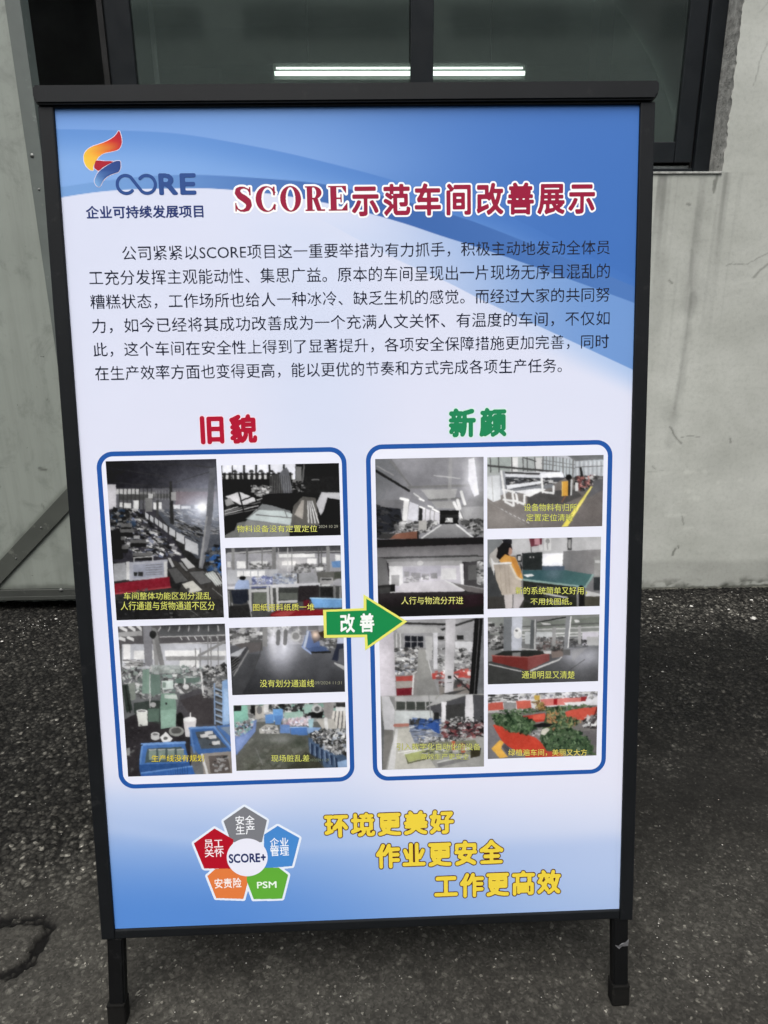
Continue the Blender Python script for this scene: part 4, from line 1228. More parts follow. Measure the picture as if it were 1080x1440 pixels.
# 1: cluttered hall, tall, dark ceiling
p = Print((44.7, 596.6, 242.4, 891.0), [(48, 68), (990, 48), (1052, 1398), (145, 1420)], 40)
p.rect_(0, 0, 1100, 330, (24, 23, 28), 1, (44, 44, 50), ((0, 60), (300, 330)))
p.glow(930, 330, 300, 230, (120, 122, 138), .75)
for a in ([(60, 120), (600, 210)], [(200, 70), (960, 120)], [(640, 250), (960, 150)], [(120, 250), (640, 300)], [(760, 90), (940, 130)]): p.line(a, 8, 55, .6)
p.poly([(60, 268), (136, 266), (150, 470), (76, 480)], (182, 180, 186))
p.rect_(140, 300, 1000, 480, (88, 88, 94))
p.rect_(140, 306, 330, 350, 178); p.rect_(330, 330, 470, 372, 120)
p.rect_(160, 350, 460, 400, 70)
for x in range(165, 460, 34): p.line([(x, 300), (x, 480)], 8, 52)
for x, y, w_, h_ in ((168, 420, 24, 40), (205, 425, 60, 45), (285, 405, 45, 70), (455, 420, 70, 60), (620, 440, 60, 60), (690, 450, 80, 50), (800, 440, 70, 60)): p.rect_(x, y, x + w_, y + h_, 205)
p.rect_(470, 345, 600, 385, 66)
for x in range(478, 700, 26): p.line([(x, 320), (x, 400)], 5, 150, .6)
p.rect_(640, 330, 980, 440, (120, 92, 96), .55)
p.poly([(470, 480), (1020, 470), (1040, 900), (820, 900), (560, 600)], (70, 74, 82))
p.scat([(500, 480), (1010, 480), (1020, 700), (700, 700)], 160, (20, 80), (50, 90, 140, 170, (90, 100, 118)), 1, (3, 9), (-.1, .5))
p.glow(885, 465, 210, 150, (196, 204, 226), .8)
p.glow(875, 462, 46, 50, (255, 255, 255), 1)
p.poly([(80, 480), (470, 480), (760, 960), (560, 1000), (100, 920)], (52, 51, 58))
p.scat([(90, 480), (330, 480), (700, 870), (300, 880), (110, 700)], 330, (18, 74), (22, 30, 60, 120, 170, 205, (96, 104, 130)), 2, (1.5, 4), (-.3, .7))
p.scat([(100, 480), (260, 480), (300, 620), (110, 640)], 60, (20, 60), ((38, 56, 80), 40, 120, 20), 3)
for y0, x0, x1 in ((605, 180, 270), (650, 170, 280), (715, 120, 210), (740, 260, 390), (790, 110, 240), (850, 280, 440)): p.poly([(x0, y0), (x1, y0 - 6), (x1 + 6, y0 + 26), (x0 - 4, y0 + 30)], 92); p.rect_(x0, y0 + 26, x1, y0 + 60, 26)
p.poly([(95, 660), (170, 640), (200, 900), (110, 900)], 30)
q = [(330, 480), (385, 560), (425, 600), (470, 585), (500, 600)]
for (x, y, w_, h_) in ((385, 500, 28, 60), (425, 525, 30, 62), (466, 545, 30, 66), (500, 572, 32, 66), (538, 598, 36, 70), (588, 628, 50, 80), (646, 668, 70, 96), (722, 722, 110, 130)):
    p.poly([(x, y), (x + w_, y + h_ * .42), (x + w_, y + h_ * 1.15), (x, y + h_ * .78)], (172, 174, 178)); p.line([(x - 3, y - 6), (x - 3, y + h_)], 6, 40)
p.poly([(480, 400), (500, 400), (498, 560), (476, 540)], 60); p.poly([(590, 240), (612, 240), (630, 610), (594, 600)], 44)
p.rect_(604, 332, 646, 404, 150); p.rect_(385, 380, 445, 500, 110); p.rect_(410, 345, 450, 384, 170)
p.poly([(930, 130), (985, 120), (960, 480), (925, 760), (870, 985), (835, 975), (900, 540)], (88, 90, 98), 1, (112, 114, 120), ((900, 100), (900, 900)))
p.line([(905, 545), (850, 960)], 16, 150, .7)
p.scat([(640, 560), (860, 640), (840, 780), (700, 700)], 50, (20, 80), (26, 40, 90, 130), 5, (3, 8), (.2, .7))
p.poly([(930, 900), (980, 850), (1030, 870), (1035, 990), (960, 980)], (40, 92, 172))
p.scat([(880, 800), (1030, 780), (1040, 1060), (900, 990)], 40, (20, 70), (30, 70, 120, (50, 90, 150)), 6)
p.poly([(560, 890), (760, 960), (1052, 1050), (1052, 1400), (560, 1400), (700, 1100)], (62, 60, 58))
for pts, c in (([(680, 900), (730, 890), (812, 970), (750, 990)], 178), ([(750, 1010), (880, 1000), (950, 1100), (850, 1120)], 96), ([(690, 1112), (790, 1082), (870, 1165), (765, 1200)], (188, 186, 176)), ([(572, 985), (650, 975), (750, 1085), (640, 1110)], 84), ([(570, 890), (600, 890), (636, 965), (610, 975)], 176), ([(660, 930), (690, 925), (750, 1000), (730, 1010)], 130), ([(880, 1030), (960, 1000), (1040, 1110), (990, 1130)], (160, 166, 160))): p.poly(pts, c); p.line(pts + [pts[0]], 5, 34, .8)
for k in range(5): p.line([(900 + k * 24, 1020), (985 + k * 20, 1130)], 8, 205, .7)
p.poly([(115, 940), (220, 930), (232, 1075), (122, 1090)], (150, 152, 156))
p.poly([(240, 930), (575, 905), (570, 1062), (250, 1085)], (158, 160, 172)); p.poly([(285, 950), (545, 935), (545, 1048), (285, 1062)], (142, 146, 162))
for y in (955, 975, 995, 1018, 1035): p.line([(390, y), (530, y - 8)], 5, 84, .7)
p.rect_(290, 1012, 318, 1044, 40); p.rect_(326, 1010, 366, 1046, 50)
for x in (240, 560): p.poly([(x - 16, 925), (x + 12, 922), (x + 14, 1075), (x - 12, 1080)], 190)
p.line([(285, 890), (450, 880), (450, 920)], 9, 176); p.line([(290, 890), (290, 925)], 9, 160)
p.poly([(124, 1108), (590, 1050), (600, 1140), (128, 1200)], (134, 28, 42)); p.line([(130, 1196), (600, 1138)], 12, (170, 60, 66))
p.poly([(128, 1204), (600, 1146), (1052, 1260), (1052, 1400), (140, 1420)], (52, 51, 50)); p.poly([(140, 1250), (560, 1240), (700, 1400), (146, 1420)], (40, 40, 41))
p.line([(950, 1150), (1040, 1225)], 6, 130); p.line([(760, 1330), (860, 1400)], 6, 110); p.poly([(300, 1250), (340, 1245), (330, 1410), (290, 1410)], 26)
p.scat([(160, 1150), (1000, 1150), (1040, 1390), (160, 1400)], 40, (14, 50), (30, 75, 90), 7)
p.grain(10, 20, 4); p.cap('车间整体功能区划分混乱', 205, 1184, 940, 1246); p.cap('人行通道与货物通道不区分', 180, 1262, 976, 1334)
p.done('tall dark picture of a cluttered factory hall')

# 2: backlit shop, black and white
p = Print((251, 608.7, 463.5, 741.5), [(36, 60), (1030, 40), (1044, 645), (68, 665)], 20)
p.rect_(0, 0, 680, 190, (226, 228, 240))
p.rect_(0, 128, 640, 190, 60); p.rect_(40, 140, 640, 175, 205)
for x in range(50, 640, 46): p.rect_(x, 120, x + 26, 190, 26, .9)
for x in (40, 130, 228, 330, 442, 562): p.line([(x, 55), (x, 220)], 15 if x > 200 else 9, 38)
for x in (150, 290, 370, 460): p.poly([(x - 24, 118), (x - 10, 98), (x + 10, 98), (x + 24, 118)], 50)
p.rect_(0, 178, 660, 300, 18)
p.poly([(560, 90), (585, 75), (605, 110), (640, 300), (480, 300), (495, 170)], (96, 98, 104)); p.poly([(440, 150), (520, 130), (560, 300), (440, 300)], 62)
for k in range(18): p.line([(470 + k * 9, 150), (465 + k * 10, 290)], 4, 36 if k % 2 else 130, .6)
p.rect_(660, 20, 1060, 400, 24); p.rect_(664, 70, 712, 190, 108); p.line([(735, 50), (720, 200)], 14, 96)
p.rect_(740, 150, 1040, 300, 38); p.line([(800, 180), (860, 180)], 8, 130)
p.scat([(630, 190), (740, 190), (740, 290), (620, 290)], 20, (14, 40), (16, 60, 140), 1)
p.scat([(290, 230), (460, 225), (440, 300), (330, 320), (290, 270)], 45, (16, 50), (40, 120, 170, 205), 2)
p.poly([(50, 310), (180, 280), (320, 330), (400, 340), (230, 430), (60, 480)], 40)
p.poly([(70, 320), (190, 278), (345, 345), (215, 400)], (206, 205, 208)); p.poly([(60, 350), (110, 330), (150, 380), (80, 400)], 140)
for k in range(4): p.line([(66, 440 + k * 12), (380 - 16 * k, 335 + 30 * k)], 8, 190 if k % 2 == 0 else 120)
for a in ([(185, 280), (225, 440)], [(50, 300), (75, 420)], [(215, 350), (325, 310), (330, 360)], [(120, 400), (330, 390)]): p.line(a, 12, 22)
p.poly([(380, 380), (450, 390), (620, 440), (650, 660), (180, 660), (250, 520)], (118, 122, 124)); p.poly([(330, 430), (560, 440), (650, 470), (640, 560), (240, 505)], (180, 192, 192))
for a in ([(330, 470), (640, 500)], [(250, 500), (360, 420)], [(570, 440), (590, 490)]): p.line(a, 9, 90, .8)
p.poly([(420, 300), (660, 290), (650, 430), (440, 390)], 14)
p.poly([(66, 560), (260, 520), (620, 560), (620, 670), (66, 670)], (128, 130, 128), .8); p.poly([(66, 480), (200, 470), (150, 600), (66, 640)], 30)
p.poly([(640, 400), (720, 320), (830, 330), (860, 560), (720, 640), (620, 560)], (92, 90, 86)); p.poly([(650, 470), (715, 350), (735, 350), (720, 510)], (160, 154, 146))
for k in range(7): p.line([(765 + k * 6, 360), (770 + k * 14, 540)], 9, 210 if k % 2 == 0 else 90)
p.poly([(835, 380), (880, 285), (1034, 290), (1036, 360), (930, 330), (900, 440), (870, 480)], (186, 186, 190)); p.poly([(930, 330), (1036, 350), (1044, 660), (880, 640), (900, 430)], 18)
p.poly([(610, 600), (880, 560), (1044, 600), (1044, 660), (610, 670)], 26)
p.grain(8, 16, 8); p.cap('物料设备没有定置定位', 170, 560, 845, 618, (220, 222, 120)); p.cap('2024 10 29', 858, 560, 1020, 584, (150, 150, 140), 0)
p.done('picture of scattered materials against the light')

# 3: desks in the hall
p = Print((251, 760.4, 462.5, 892.5), [(43, 78), (1020, 60), (1027, 642), (70, 663)], (150, 150, 156))
p.rect_(30, 60, 1040, 130, (72, 72, 76)); p.line([(60, 125), (440, 100)], 14, 160); p.line([(220, 125), (1020, 110)], 10, 140)
p.rect_(30, 128, 1040, 260, (150, 150, 156))
for x0, x1, y0, y1, c in ((140, 215, 190, 250, 228), (60, 90, 190, 240, 210), (260, 400, 190, 240, 205), (490, 800, 130, 160, 220), (520, 640, 190, 225, 225), (735, 815, 170, 215, 232), (860, 900, 160, 210, 220), (970, 1015, 140, 190, 215)): p.rect_(x0, y0, x1, y1, c)
p.glow(600, 205, 170, 50, (222, 218, 216), .6)
for x, w_, c in ((110, 26, 130), (228, 14, 100), (455, 34, 120), (492, 8, 170), (570, 8, 190), (605, 8, 130), (830, 10, 90), (856, 8, 90), (910, 30, 130), (355, 10, 110)): p.line([(x, 80), (x, 270)], w_, c)
p.scat([(240, 210), (430, 210), (430, 262), (240, 262)], 40, (12, 40), (96, 110, 150, 80), 1); p.scat([(640, 215), (900, 215), (900, 280), (600, 290)], 70, (12, 44), (90, 120, 150, 70), 2)
p.poly([(60, 262), (490, 258), (470, 360), (60, 380)], (172, 174, 180))
for x in (142, 200, 262, 325): p.rect_(x, 270, x + 52, 318, 226); p.line([(x, 322), (x + 52, 320)], 5, 130)
p.rect_(450, 295, 640, 380, (150, 158, 172)); p.scat([(270, 320), (440, 320), (440, 380), (270, 380)], 50, (12, 40), ((120, 130, 178), (190, 196, 220), (90, 100, 150)), 3, (1, 3), (-.9, .9))
p.scat([(450, 300), (640, 300), (640, 385), (450, 385)], 50, (12, 50), ((160, 172, 196), 200, 110, (120, 130, 160)), 4)
p.rect_(660, 300, 800, 360, (146, 148, 152)); p.line([(655, 300), (655, 380)], 14, 80); p.rect_(808, 242, 866, 272, 215); p.poly([(940, 195), (1015, 190), (1015, 245), (945, 245)], (92, 138, 196))
p.poly([(810, 282), (1020, 278), (1020, 330), (830, 400)], (96, 96, 92)); p.rect_(960, 285, 1020, 340, (70, 74, 66)); p.rect_(840, 330, 950, 384, 150); p.rect_(852, 338, 938, 352, 60); p.rect_(856, 386, 926, 412, 205)
p.poly([(60, 400), (840, 372), (840, 400), (60, 424)], (196, 196, 202)); p.poly([(240, 402), (420, 398), (420, 420), (240, 424)], (84, 92, 130))
p.poly([(60, 424), (840, 400), (1027, 400), (1027, 645), (66, 664)], (70, 71, 70)); p.rect_(240, 424, 410, 448, 184); p.rect_(280, 450, 390, 545, (98, 104, 92))
for x in (250, 400, 430, 480): p.line([(x, 410), (x + 6, 600)], 22, 176)
p.rect_(490, 420, 660, 520, (60, 62, 60)); p.rect_(500, 455, 650, 510, (88, 92, 86)); p.poly([(485, 520), (650, 515), (650, 535), (485, 540)], 186)
p.poly([(660, 400), (830, 392), (830, 520), (650, 530)], (46, 42, 44)); p.rect_(840, 410, 960, 490, 40); p.line([(960, 400), (960, 490)], 20, 120); p.line([(1010, 410), (1010, 500)], 16, 140)
p.ell(188, 330, 28, 18, 28); p.poly([(125, 390), (150, 348), (240, 345), (250, 420), (120, 425)], (146, 166, 206)); p.poly([(92, 432), (230, 426), (240, 525), (180, 548), (110, 540)], (40, 44, 54))
for a in ([(100, 540), (108, 660)], [(235, 520), (262, 650)], [(70, 440), (80, 640)]): p.line(a, 10, 150)
p.poly([(76, 560), (240, 550), (260, 660), (72, 664)], 44); p.poly([(700, 520), (750, 510), (750, 590), (700, 590)], (96, 30, 40))
p.poly([(755, 498), (1020, 505), (1022, 580), (790, 580)], (98, 156, 216)); p.line([(755, 500), (1020, 508)], 10, (150, 196, 236))
p.poly([(420, 630), (480, 600), (870, 592), (870, 650), (420, 660)], (142, 30, 36)); p.poly([(430, 640), (520, 606), (640, 604), (560, 655)], (170, 60, 60))
p.grain(9, 14, 12); p.cap('图纸资料纸质一堆', 275, 546, 792, 604, (226, 222, 110))
p.done('picture of crowded office desks in the hall')

# 4: green machines and blue crates
p = Print((46, 903, 243.5, 1198), [(32, 70), (942, 48), (1004, 1318), (125, 1342)], (100, 102, 104))
p.rect_(20, 40, 1000, 260, (86, 84, 86)); p.rect_(390, 40, 960, 150, (62, 62, 64), 1, (90, 92, 94), ((600, 50), (600, 150)))
for a in ([(60, 80), (120, 110)], [(130, 70), (190, 110)], [(200, 66), (240, 100)], [(50, 170), (100, 185)], [(120, 165), (170, 185)]): p.line(a, 26, 205)
p.line([(40, 140), (240, 128)], 40, 150)
for k in range(7): p.line([(400 + k * 80, 70), (375 + k * 85, 110)], 12, 160); 
for y, c in ((155, 170), (215, 180), (250, 120)): p.line([(390, y + 6), (940, y - 8)], 9, c)
for k in range(6): p.line([(560 + k * 62, 160), (575 + k * 62, 185)], 8, 200)
p.rect_(70, 220, 960, 430, (178, 180, 188)); p.rect_(430, 275, 720, 325, 226); p.rect_(440, 325, 940, 360, 140); p.rect_(555, 360, 720, 420, 220); p.rect_(80, 220, 140, 350, 222); p.rect_(170, 275, 340, 350, 214); p.rect_(760, 280, 950, 320, 210)
p.poly([(245, 60), (318, 66), (330, 420), (262, 400)], (124, 124, 130)); p.poly([(325, 180), (365, 180), (380, 400), (345, 400)], 140); p.poly([(320, 80), (360, 90), (430, 400), (390, 410)], 116); p.ell(330, 140, 30, 32, 40)
p.line([(720, 320), (940, 200)], 22, 130)
for x in (690, 730, 795, 820, 880): p.line([(x, 160 if x > 780 else 260), (x + 3, 430)], 10, 130)
p.rect_(100, 360, 250, 410, 150); p.scat([(90, 350), (250, 350), (250, 420), (90, 420)], 30, (20, 90), (60, 180, 210, 110), 1, (4, 9), (-.05, .05))
p.scat([(60, 420), (420, 400), (440, 660), (90, 700)], 130, (16, 60), ((120, 134, 126), 60, 170, (150, 164, 156), 90, 200), 2, (1, 4), (-1.6, 1.6))
p.scat([(420, 410), (740, 410), (740, 640), (430, 640)], 130, (16, 60), ((140, 160, 152), 190, 110, (110, 130, 124), 210, 70), 3, (1, 4), (-.5, .5))
p.rect_(320, 400, 560, 470, (150, 160, 156), .7); p.poly([(520, 515), (730, 505), (720, 545), (530, 555)], (92, 112, 104))
p.poly([(245, 440), (300, 430), (320, 640), (240, 640)], (112, 140, 126)); p.poly([(300, 470), (390, 480), (400, 640), (320, 660)], (96, 118, 108))
p.poly([(70, 570), (120, 560), (160, 780), (110, 800)], (50, 60, 54)); p.poly([(125, 560), (180, 540), (190, 690), (150, 700)], (120, 128, 120)); p.line([(100, 580), (140, 800)], 12, 40)
p.poly([(560, 660), (720, 600), (860, 640), (880, 920), (620, 920), (530, 800)], (74, 72, 76)); p.poly([(560, 700), (740, 640), (840, 700), (850, 900), (700, 900)], (66, 62, 64))
p.poly([(90, 860), (400, 700), (640, 900), (660, 1340), (120, 1342)], (52, 49, 52))
p.poly([(170, 720), (300, 700), (400, 700), (390, 900), (290, 870), (170, 800)], (58, 66, 62)); p.poly([(290, 770), (385, 765), (385, 875), (295, 880)], (82, 104, 92)); p.line([(305, 480), (308, 760)], 8, 180); p.ell(335, 735, 24, 22, 170)
p.poly([(400, 640), (520, 640), (530, 780), (520, 920), (400, 940), (392, 780)], (112, 146, 128)); p.poly([(396, 780), (530, 775), (525, 920), (400, 940)], (128, 164, 146)); p.poly([(405, 535), (500, 530), (506, 600), (410, 606)], (190, 204, 198)); p.rect_(412, 545, 440, 590, (120, 140, 130))
p.poly([(430, 650), (530, 650), (540, 690), (430, 680)], (180, 192, 184)); p.ell(445, 725, 8, 10, 40)
p.ell(610, 590, 44, 36, 90); p.ell(610, 585, 26, 22, 200); p.line([(600, 520), (600, 580)], 14, 205); p.poly([(520, 530), (550, 600), (600, 640), (560, 640)], 190)
p.line([(740, 470), (756, 650)], 12, 205); p.line([(850, 520), (850, 660)], 9, 190); p.poly([(820, 465), (950, 478), (950, 492), (820, 480)], 214)
p.scat([(760, 410), (950, 400), (950, 480), (770, 480)], 30, (20, 60), (30, 40, 110, 180), 4, (1, 2.5), (-.8, .8)); p.scat([(750, 480), (960, 490), (960, 680), (760, 690)], 60, (14, 60), (150, 190, 100, 60), 5)
for y in (590, 640, 700, 760, 810, 860): p.poly([(850, y), (930, y + 30), (930, y + 46), (850, y + 14)], (136, 160, 190)); p.poly([(856, y + 16), (926, y + 46), (926, y + 60), (856, y + 34)], 60)
p.poly([(915, 540), (965, 520), (980, 900), (920, 910)], (128, 168, 220)); p.poly([(930, 600), (968, 600), (975, 880), (930, 880)], (150, 184, 226)); p.line([(850, 560), (855, 900)], 12, (120, 150, 190))
p.poly([(192, 786), (285, 780), (288, 910), (212, 918)], (204, 206, 200)); p.ell(238, 786, 46, 12, 230); p.ell(238, 788, 36, 8, 120)
p.poly([(588, 860), (698, 855), (692, 940), (650, 1010), (606, 1004)], (206, 202, 204)); p.ell(643, 860, 54, 22, 222); p.line([(648, 805), (650, 850)], 10, 220)
p.ell(530, 960, 64, 42, (138, 140, 136)); p.ell(530, 955, 44, 26, (84, 84, 82)); p.ell(352, 985, 38, 20, 205); p.rect_(316, 985, 388, 1016, 190); p.ell(352, 1016, 37, 18, 190); p.ell(352, 984, 24, 10, 110)
p.poly([(390, 1010), (440, 965), (500, 1020), (480, 1045), (420, 1055)], 214); p.ell(440, 1018, 18, 14, 90); p.ell(560, 860, 30, 60, 34)
p.poly([(640, 930), (850, 920), (1000, 1110), (1000, 1140), (720, 1160), (650, 1080)], (58, 100, 166)); p.poly([(690, 965), (830, 955), (960, 1100), (740, 1110)], (76, 84, 92)); p.line([(640, 935), (850, 925), (1000, 1120)], 18, (98, 142, 206)); p.line([(645, 940), (680, 1140)], 16, (84, 126, 190))
for x, y in ((800, 975), (830, 1010), (860, 1060), (760, 1000)): p.poly([(x - 32, y - 12), (x + 34, y - 18), (x + 40, y + 10), (x - 26, y + 18)], 196); p.line([(x - 50, y + 10), (x - 20, y + 20)], 10, 60)
p.poly([(860, 915), (990, 905), (1000, 1090)], (70, 112, 178)); p.poly([(900, 930), (985, 920), (992, 1010)], (120, 138, 160))
p.poly([(240, 1062), (600, 1048), (640, 1240), (215, 1250)], (64, 110, 182)); p.poly([(285, 1105), (575, 1090), (600, 1210), (265, 1225)], (70, 86, 88)); p.line([(240, 1068), (600, 1054)], 20, (104, 150, 216)); p.line([(245, 1075), (222, 1240)], 16, (90, 138, 204))
for k in range(4): p.rect_(300 + 78 * k, 1110, 360 + 78 * k, 1200, (118, 136, 126)); p.line([(300 + 78 * k, 1115), (360 + 78 * k, 1112)], 8, 170)
p.poly([(215, 1240), (640, 1225), (650, 1290), (230, 1330)], (44, 84, 150)); p.poly([(225, 1310), (660, 1252), (690, 1330), (230, 1342)], (50, 100, 180)); p.line([(225, 1312), (660, 1256)], 12, (92, 142, 214))
for k in range(12): p.line([(400 + k * 20, 1292 - k * 3), (404 + k * 20, 1326)], 5, (34, 66, 120))
p.poly([(740, 1150), (1000, 1130), (1004, 1320), (760, 1322)], (140, 132, 124)); p.poly([(800, 1170), (960, 1160), (990, 1310), (820, 1316)], (92, 84, 80)); p.line([(745, 1160), (790, 1318)], 20, 205); p.scat([(840, 1180), (960, 1170), (980, 1300), (850, 1300)], 14, (20, 60), (60, 150, 180), 6)
p.scat([(95, 820), (250, 900), (230, 1300), (125, 1330)], 14, (14, 40), (40, 70, 90), 9); p.poly([(110, 1100), (140, 1095), (140, 1160), (112, 1165)], 130)
p.grain(8, 18, 17); p.cap('生产线没有规划', 322, 1160, 765, 1218, (228, 208, 74))
p.done('tall picture of green machines and blue crates')

# 5: wide empty aisle
p = Print((250.8, 911.7, 463.4, 1042.3), [(45, 78), (1012, 55), (1023, 618), (78, 645)], (92, 94, 98))
p.poly([(30, 60), (1030, 40), (1030, 220), (30, 240)], (140, 140, 146)); p.scat([(40, 70), (380, 70), (360, 200), (50, 220)], 110, (18, 70), (80, 110, 160, 190, 60, 205), 1); p.scat([(380, 60), (660, 60), (650, 200), (400, 160)], 90, (16, 60), (110, 150, 190, 215, 90), 2, (1, 2.5), (-1.5, 1.5))
p.poly([(60, 230), (330, 210), (1020, 230), (1030, 640), (70, 650)], (100, 102, 108), 1, (50, 51, 54), ((500, 200), (480, 620)))
p.glow(500, 250, 130, 170, (206, 208, 222), .85); p.glow(420, 200, 40, 110, (235, 235, 245), .7); p.glow(510, 190, 22, 80, (240, 240, 248), .8)
for x in (465, 525): p.line([(x, 110), (x - 6, 210)], 34, 96, .8)
p.rect_(330, 80, 370, 235, 130); p.rect_(210, 180, 330, 250, 90); p.poly([(80, 210), (330, 200), (330, 270), (210, 290)], (96, 92, 92)); p.line([(80, 214), (215, 190)], 12, 190)
p.poly([(55, 300), (200, 232), (215, 260), (90, 480), (60, 460)], (70, 70, 74)); p.poly([(60, 300), (195, 235), (130, 320), (62, 318)], (176, 178, 184)); p.line([(90, 480), (210, 270)], 12, 130); p.poly([(62, 330), (150, 330), (90, 440), (64, 440)], 40)
for k in range(5): p.line([(70, 360 + 24 * k), (150 - 8 * k, 300 + 30 * k)], 6, 120, .8)
p.poly([(90, 490), (205, 300), (320, 300), (160, 640), (80, 640)], (70, 71, 74), .7); p.line([(320, 250), (240, 500)], 5, 60, .7); p.line([(325, 205), (310, 300)], 4, 70)
p.poly([(660, 240), (705, 100), (800, 130), (815, 240), (720, 250)], (84, 106, 156)); p.poly([(670, 235), (705, 105), (725, 105), (690, 250)], (166, 176, 196)); p.poly([(735, 110), (800, 100), (830, 180), (760, 210)], (90, 84, 88)); p.glow(775, 140, 34, 34, (250, 214, 186), .9)
p.poly([(800, 120), (860, 100), (870, 160), (830, 170)], (66, 52, 40)); p.poly([(700, 250), (860, 230), (905, 290), (730, 295)], (70, 90, 134)); p.line([(665, 240), (735, 295)], 14, (140, 160, 206)); p.poly([(735, 280), (905, 275), (905, 292), (740, 296)], 40)
p.ell(610, 150, 46, 46, 190, .8); p.ell(610, 150, 30, 30, 120, .8); p.rect_(640, 60, 700, 140, 100, .6); p.rect_(715, 60, 800, 100, 90, .6)
p.scat([(820, 160), (960, 165), (930, 280), (830, 240)], 30, (14, 50), (90, 130, 170, 70), 4)
p.poly([(960, 210), (1015, 215), (1015, 250), (960, 360), (910, 350)], (46, 50, 66)); p.poly([(960, 160), (1015, 165), (1015, 215), (955, 215)], (176, 184, 210)); p.poly([(930, 370), (1020, 400), (1020, 440), (935, 385)], 170); p.poly([(975, 260), (1016, 250), (1018, 400), (965, 370)], (90, 92, 98))
p.grain(6, 40, 21); p.cap('没有划分通道线', 310, 516, 765, 578); p.cap('09/2024 11:31', 770, 530, 996, 556, (140, 140, 120), 0)
p.done('picture of a wide unmarked aisle')

# 6: messy floor with blue bins
p = Print((251.7, 1062.4, 463.3, 1193.6), [(52, 80), (1000, 52), (1010, 607), (80, 633)], (96, 98, 94))
p.rect_(40, 50, 1020, 220, (140, 142, 140))
p.scat([(40, 60), (1010, 50), (1010, 180), (40, 200)], 90, (24, 80), (60, 110, 170, 200, (120, 180, 160), 40), 1)
p.poly([(55, 85), (170, 80), (180, 200), (60, 230)], (124, 186, 166)); p.rect_(58, 82, 120, 130, 40); p.rect_(200, 80, 235, 150, 36); p.poly([(235, 90), (310, 82), (310, 190), (235, 200)], (176, 172, 164)); p.ell(272, 120, 24, 36, 110); p.rect_(310, 75, 350, 140, 200)
p.scat([(355, 80), (640, 70), (640, 130), (355, 120)], 30, (16, 40), (30, 40, 60), 2, (1, 2), (-1, 1)); p.poly([(480, 140), (640, 135), (640, 190), (480, 200)], (150, 186, 172)); p.poly([(650, 75), (730, 70), (700, 150), (650, 150)], (140, 176, 164)); p.poly([(690, 140), (810, 135), (800, 190), (660, 190)], 34); p.ell(755, 110, 40, 36, 180); p.ell(758, 112, 22, 22, 90)
p.poly([(810, 60), (900, 58), (890, 190), (820, 190)], (146, 142, 140)); 
for k in range(4): p.line([(900 + 30 * k, 140), (880 + 34 * k, 270)], 22, (206, 200, 192)); p.line([(915 + 30 * k, 140), (900 + 34 * k, 260)], 8, 80)
p.rect_(920, 60, 1000, 95, 50); p.rect_(915, 96, 1000, 130, 205)
p.poly([(60, 260), (250, 200), (240, 300), (80, 500), (65, 480)], (106, 132, 190)); p.scat([(65, 230), (235, 195), (210, 280), (70, 360)], 80, (14, 44), (205, (200, 176, 186), 120, (120, 180, 176), 70), 3, (1, 2), (-1, 1)); p.poly([(75, 370), (180, 320), (110, 440), (80, 490)], (120, 144, 200))
p.poly([(320, 160), (390, 155), (395, 230), (325, 235)], (86, 138, 206)); p.poly([(385, 115), (470, 112), (470, 200), (390, 210)], (98, 156, 222)); p.poly([(398, 170), (465, 165), (450, 245), (405, 245)], (82, 132, 200))
p.scat([(470, 190), (690, 180), (720, 250), (470, 250)], 90, (14, 44), ((206, 176, 186), (220, 206, 210), (160, 130, 146), (190, 196, 214)), 4, (1, 2), (-1, 1)); p.poly([(680, 200), (730, 195), (720, 270), (690, 275)], (140, 178, 188))
p.poly([(445, 245), (525, 245), (530, 320), (445, 315)], (96, 134, 198)); p.poly([(530, 265), (670, 262), (678, 335), (535, 338)], (72, 120, 196)); p.line([(530, 268), (672, 264)], 8, (140, 176, 226)); p.poly([(670, 270), (790, 270), (740, 330), (680, 320)], (120, 156, 206))
p.poly([(270, 280), (330, 240), (420, 250), (440, 320), (340, 348), (275, 320)], (174, 172, 166)); p.scat([(275, 270), (420, 250), (435, 310), (340, 340)], 40, (10, 30), (210, 130, 90, 190), 5)
p.poly([(750, 200), (900, 195), (920, 280), (800, 280)], (176, 172, 164)); p.line([(830, 200), (835, 280)], 30, 205)
p.poly([(240, 320), (440, 320), (700, 340), (720, 480), (800, 610), (80, 632), (90, 500)], (98, 100, 94), 1, (80, 80, 70), ((300, 340), (400, 620)))
p.scat([(200, 360), (680, 350), (700, 600), (120, 620)], 60, (30, 140), ((110, 114, 106), (84, 90, 80), (120, 122, 114), (74, 78, 66)), 6, (1.5, 4), (-.8, .3), .5); p.glow(600, 400, 90, 50, (58, 66, 54), .7); p.glow(450, 370, 120, 30, (140, 142, 140), .6); p.line([(240, 440), (300, 580)], 10, 130, .5)
p.poly([(680, 350), (760, 380), (1010, 520), (1010, 608), (820, 610), (690, 470)], (70, 92, 122))
for k in range(7): p.poly([(700 + k * 40, 400 + k * 24), (726 + k * 40, 412 + k * 24), (720 + k * 42, 520 + k * 20), (696 + k * 42, 490 + k * 22)], (40, 54, 80)); p.line([(700 + k * 40, 400 + k * 24), (700 + k * 42, 490 + k * 22)], 6, (130, 150, 180))
p.scat([(700, 320), (800, 290), (1000, 280), (1008, 500), (900, 490), (740, 400)], 230, (14, 54), (205, 170, 40, 60, 120, (150, 160, 176), 225, 30), 7, (1, 2.5), (-1.5, 1.5)); p.poly([(925, 560), (1008, 540), (1010, 606), (930, 608)], (136, 170, 214))
p.poly([(660, 470), (800, 540), (810, 610), (500, 612), (560, 570)], (52, 52, 42), .6)
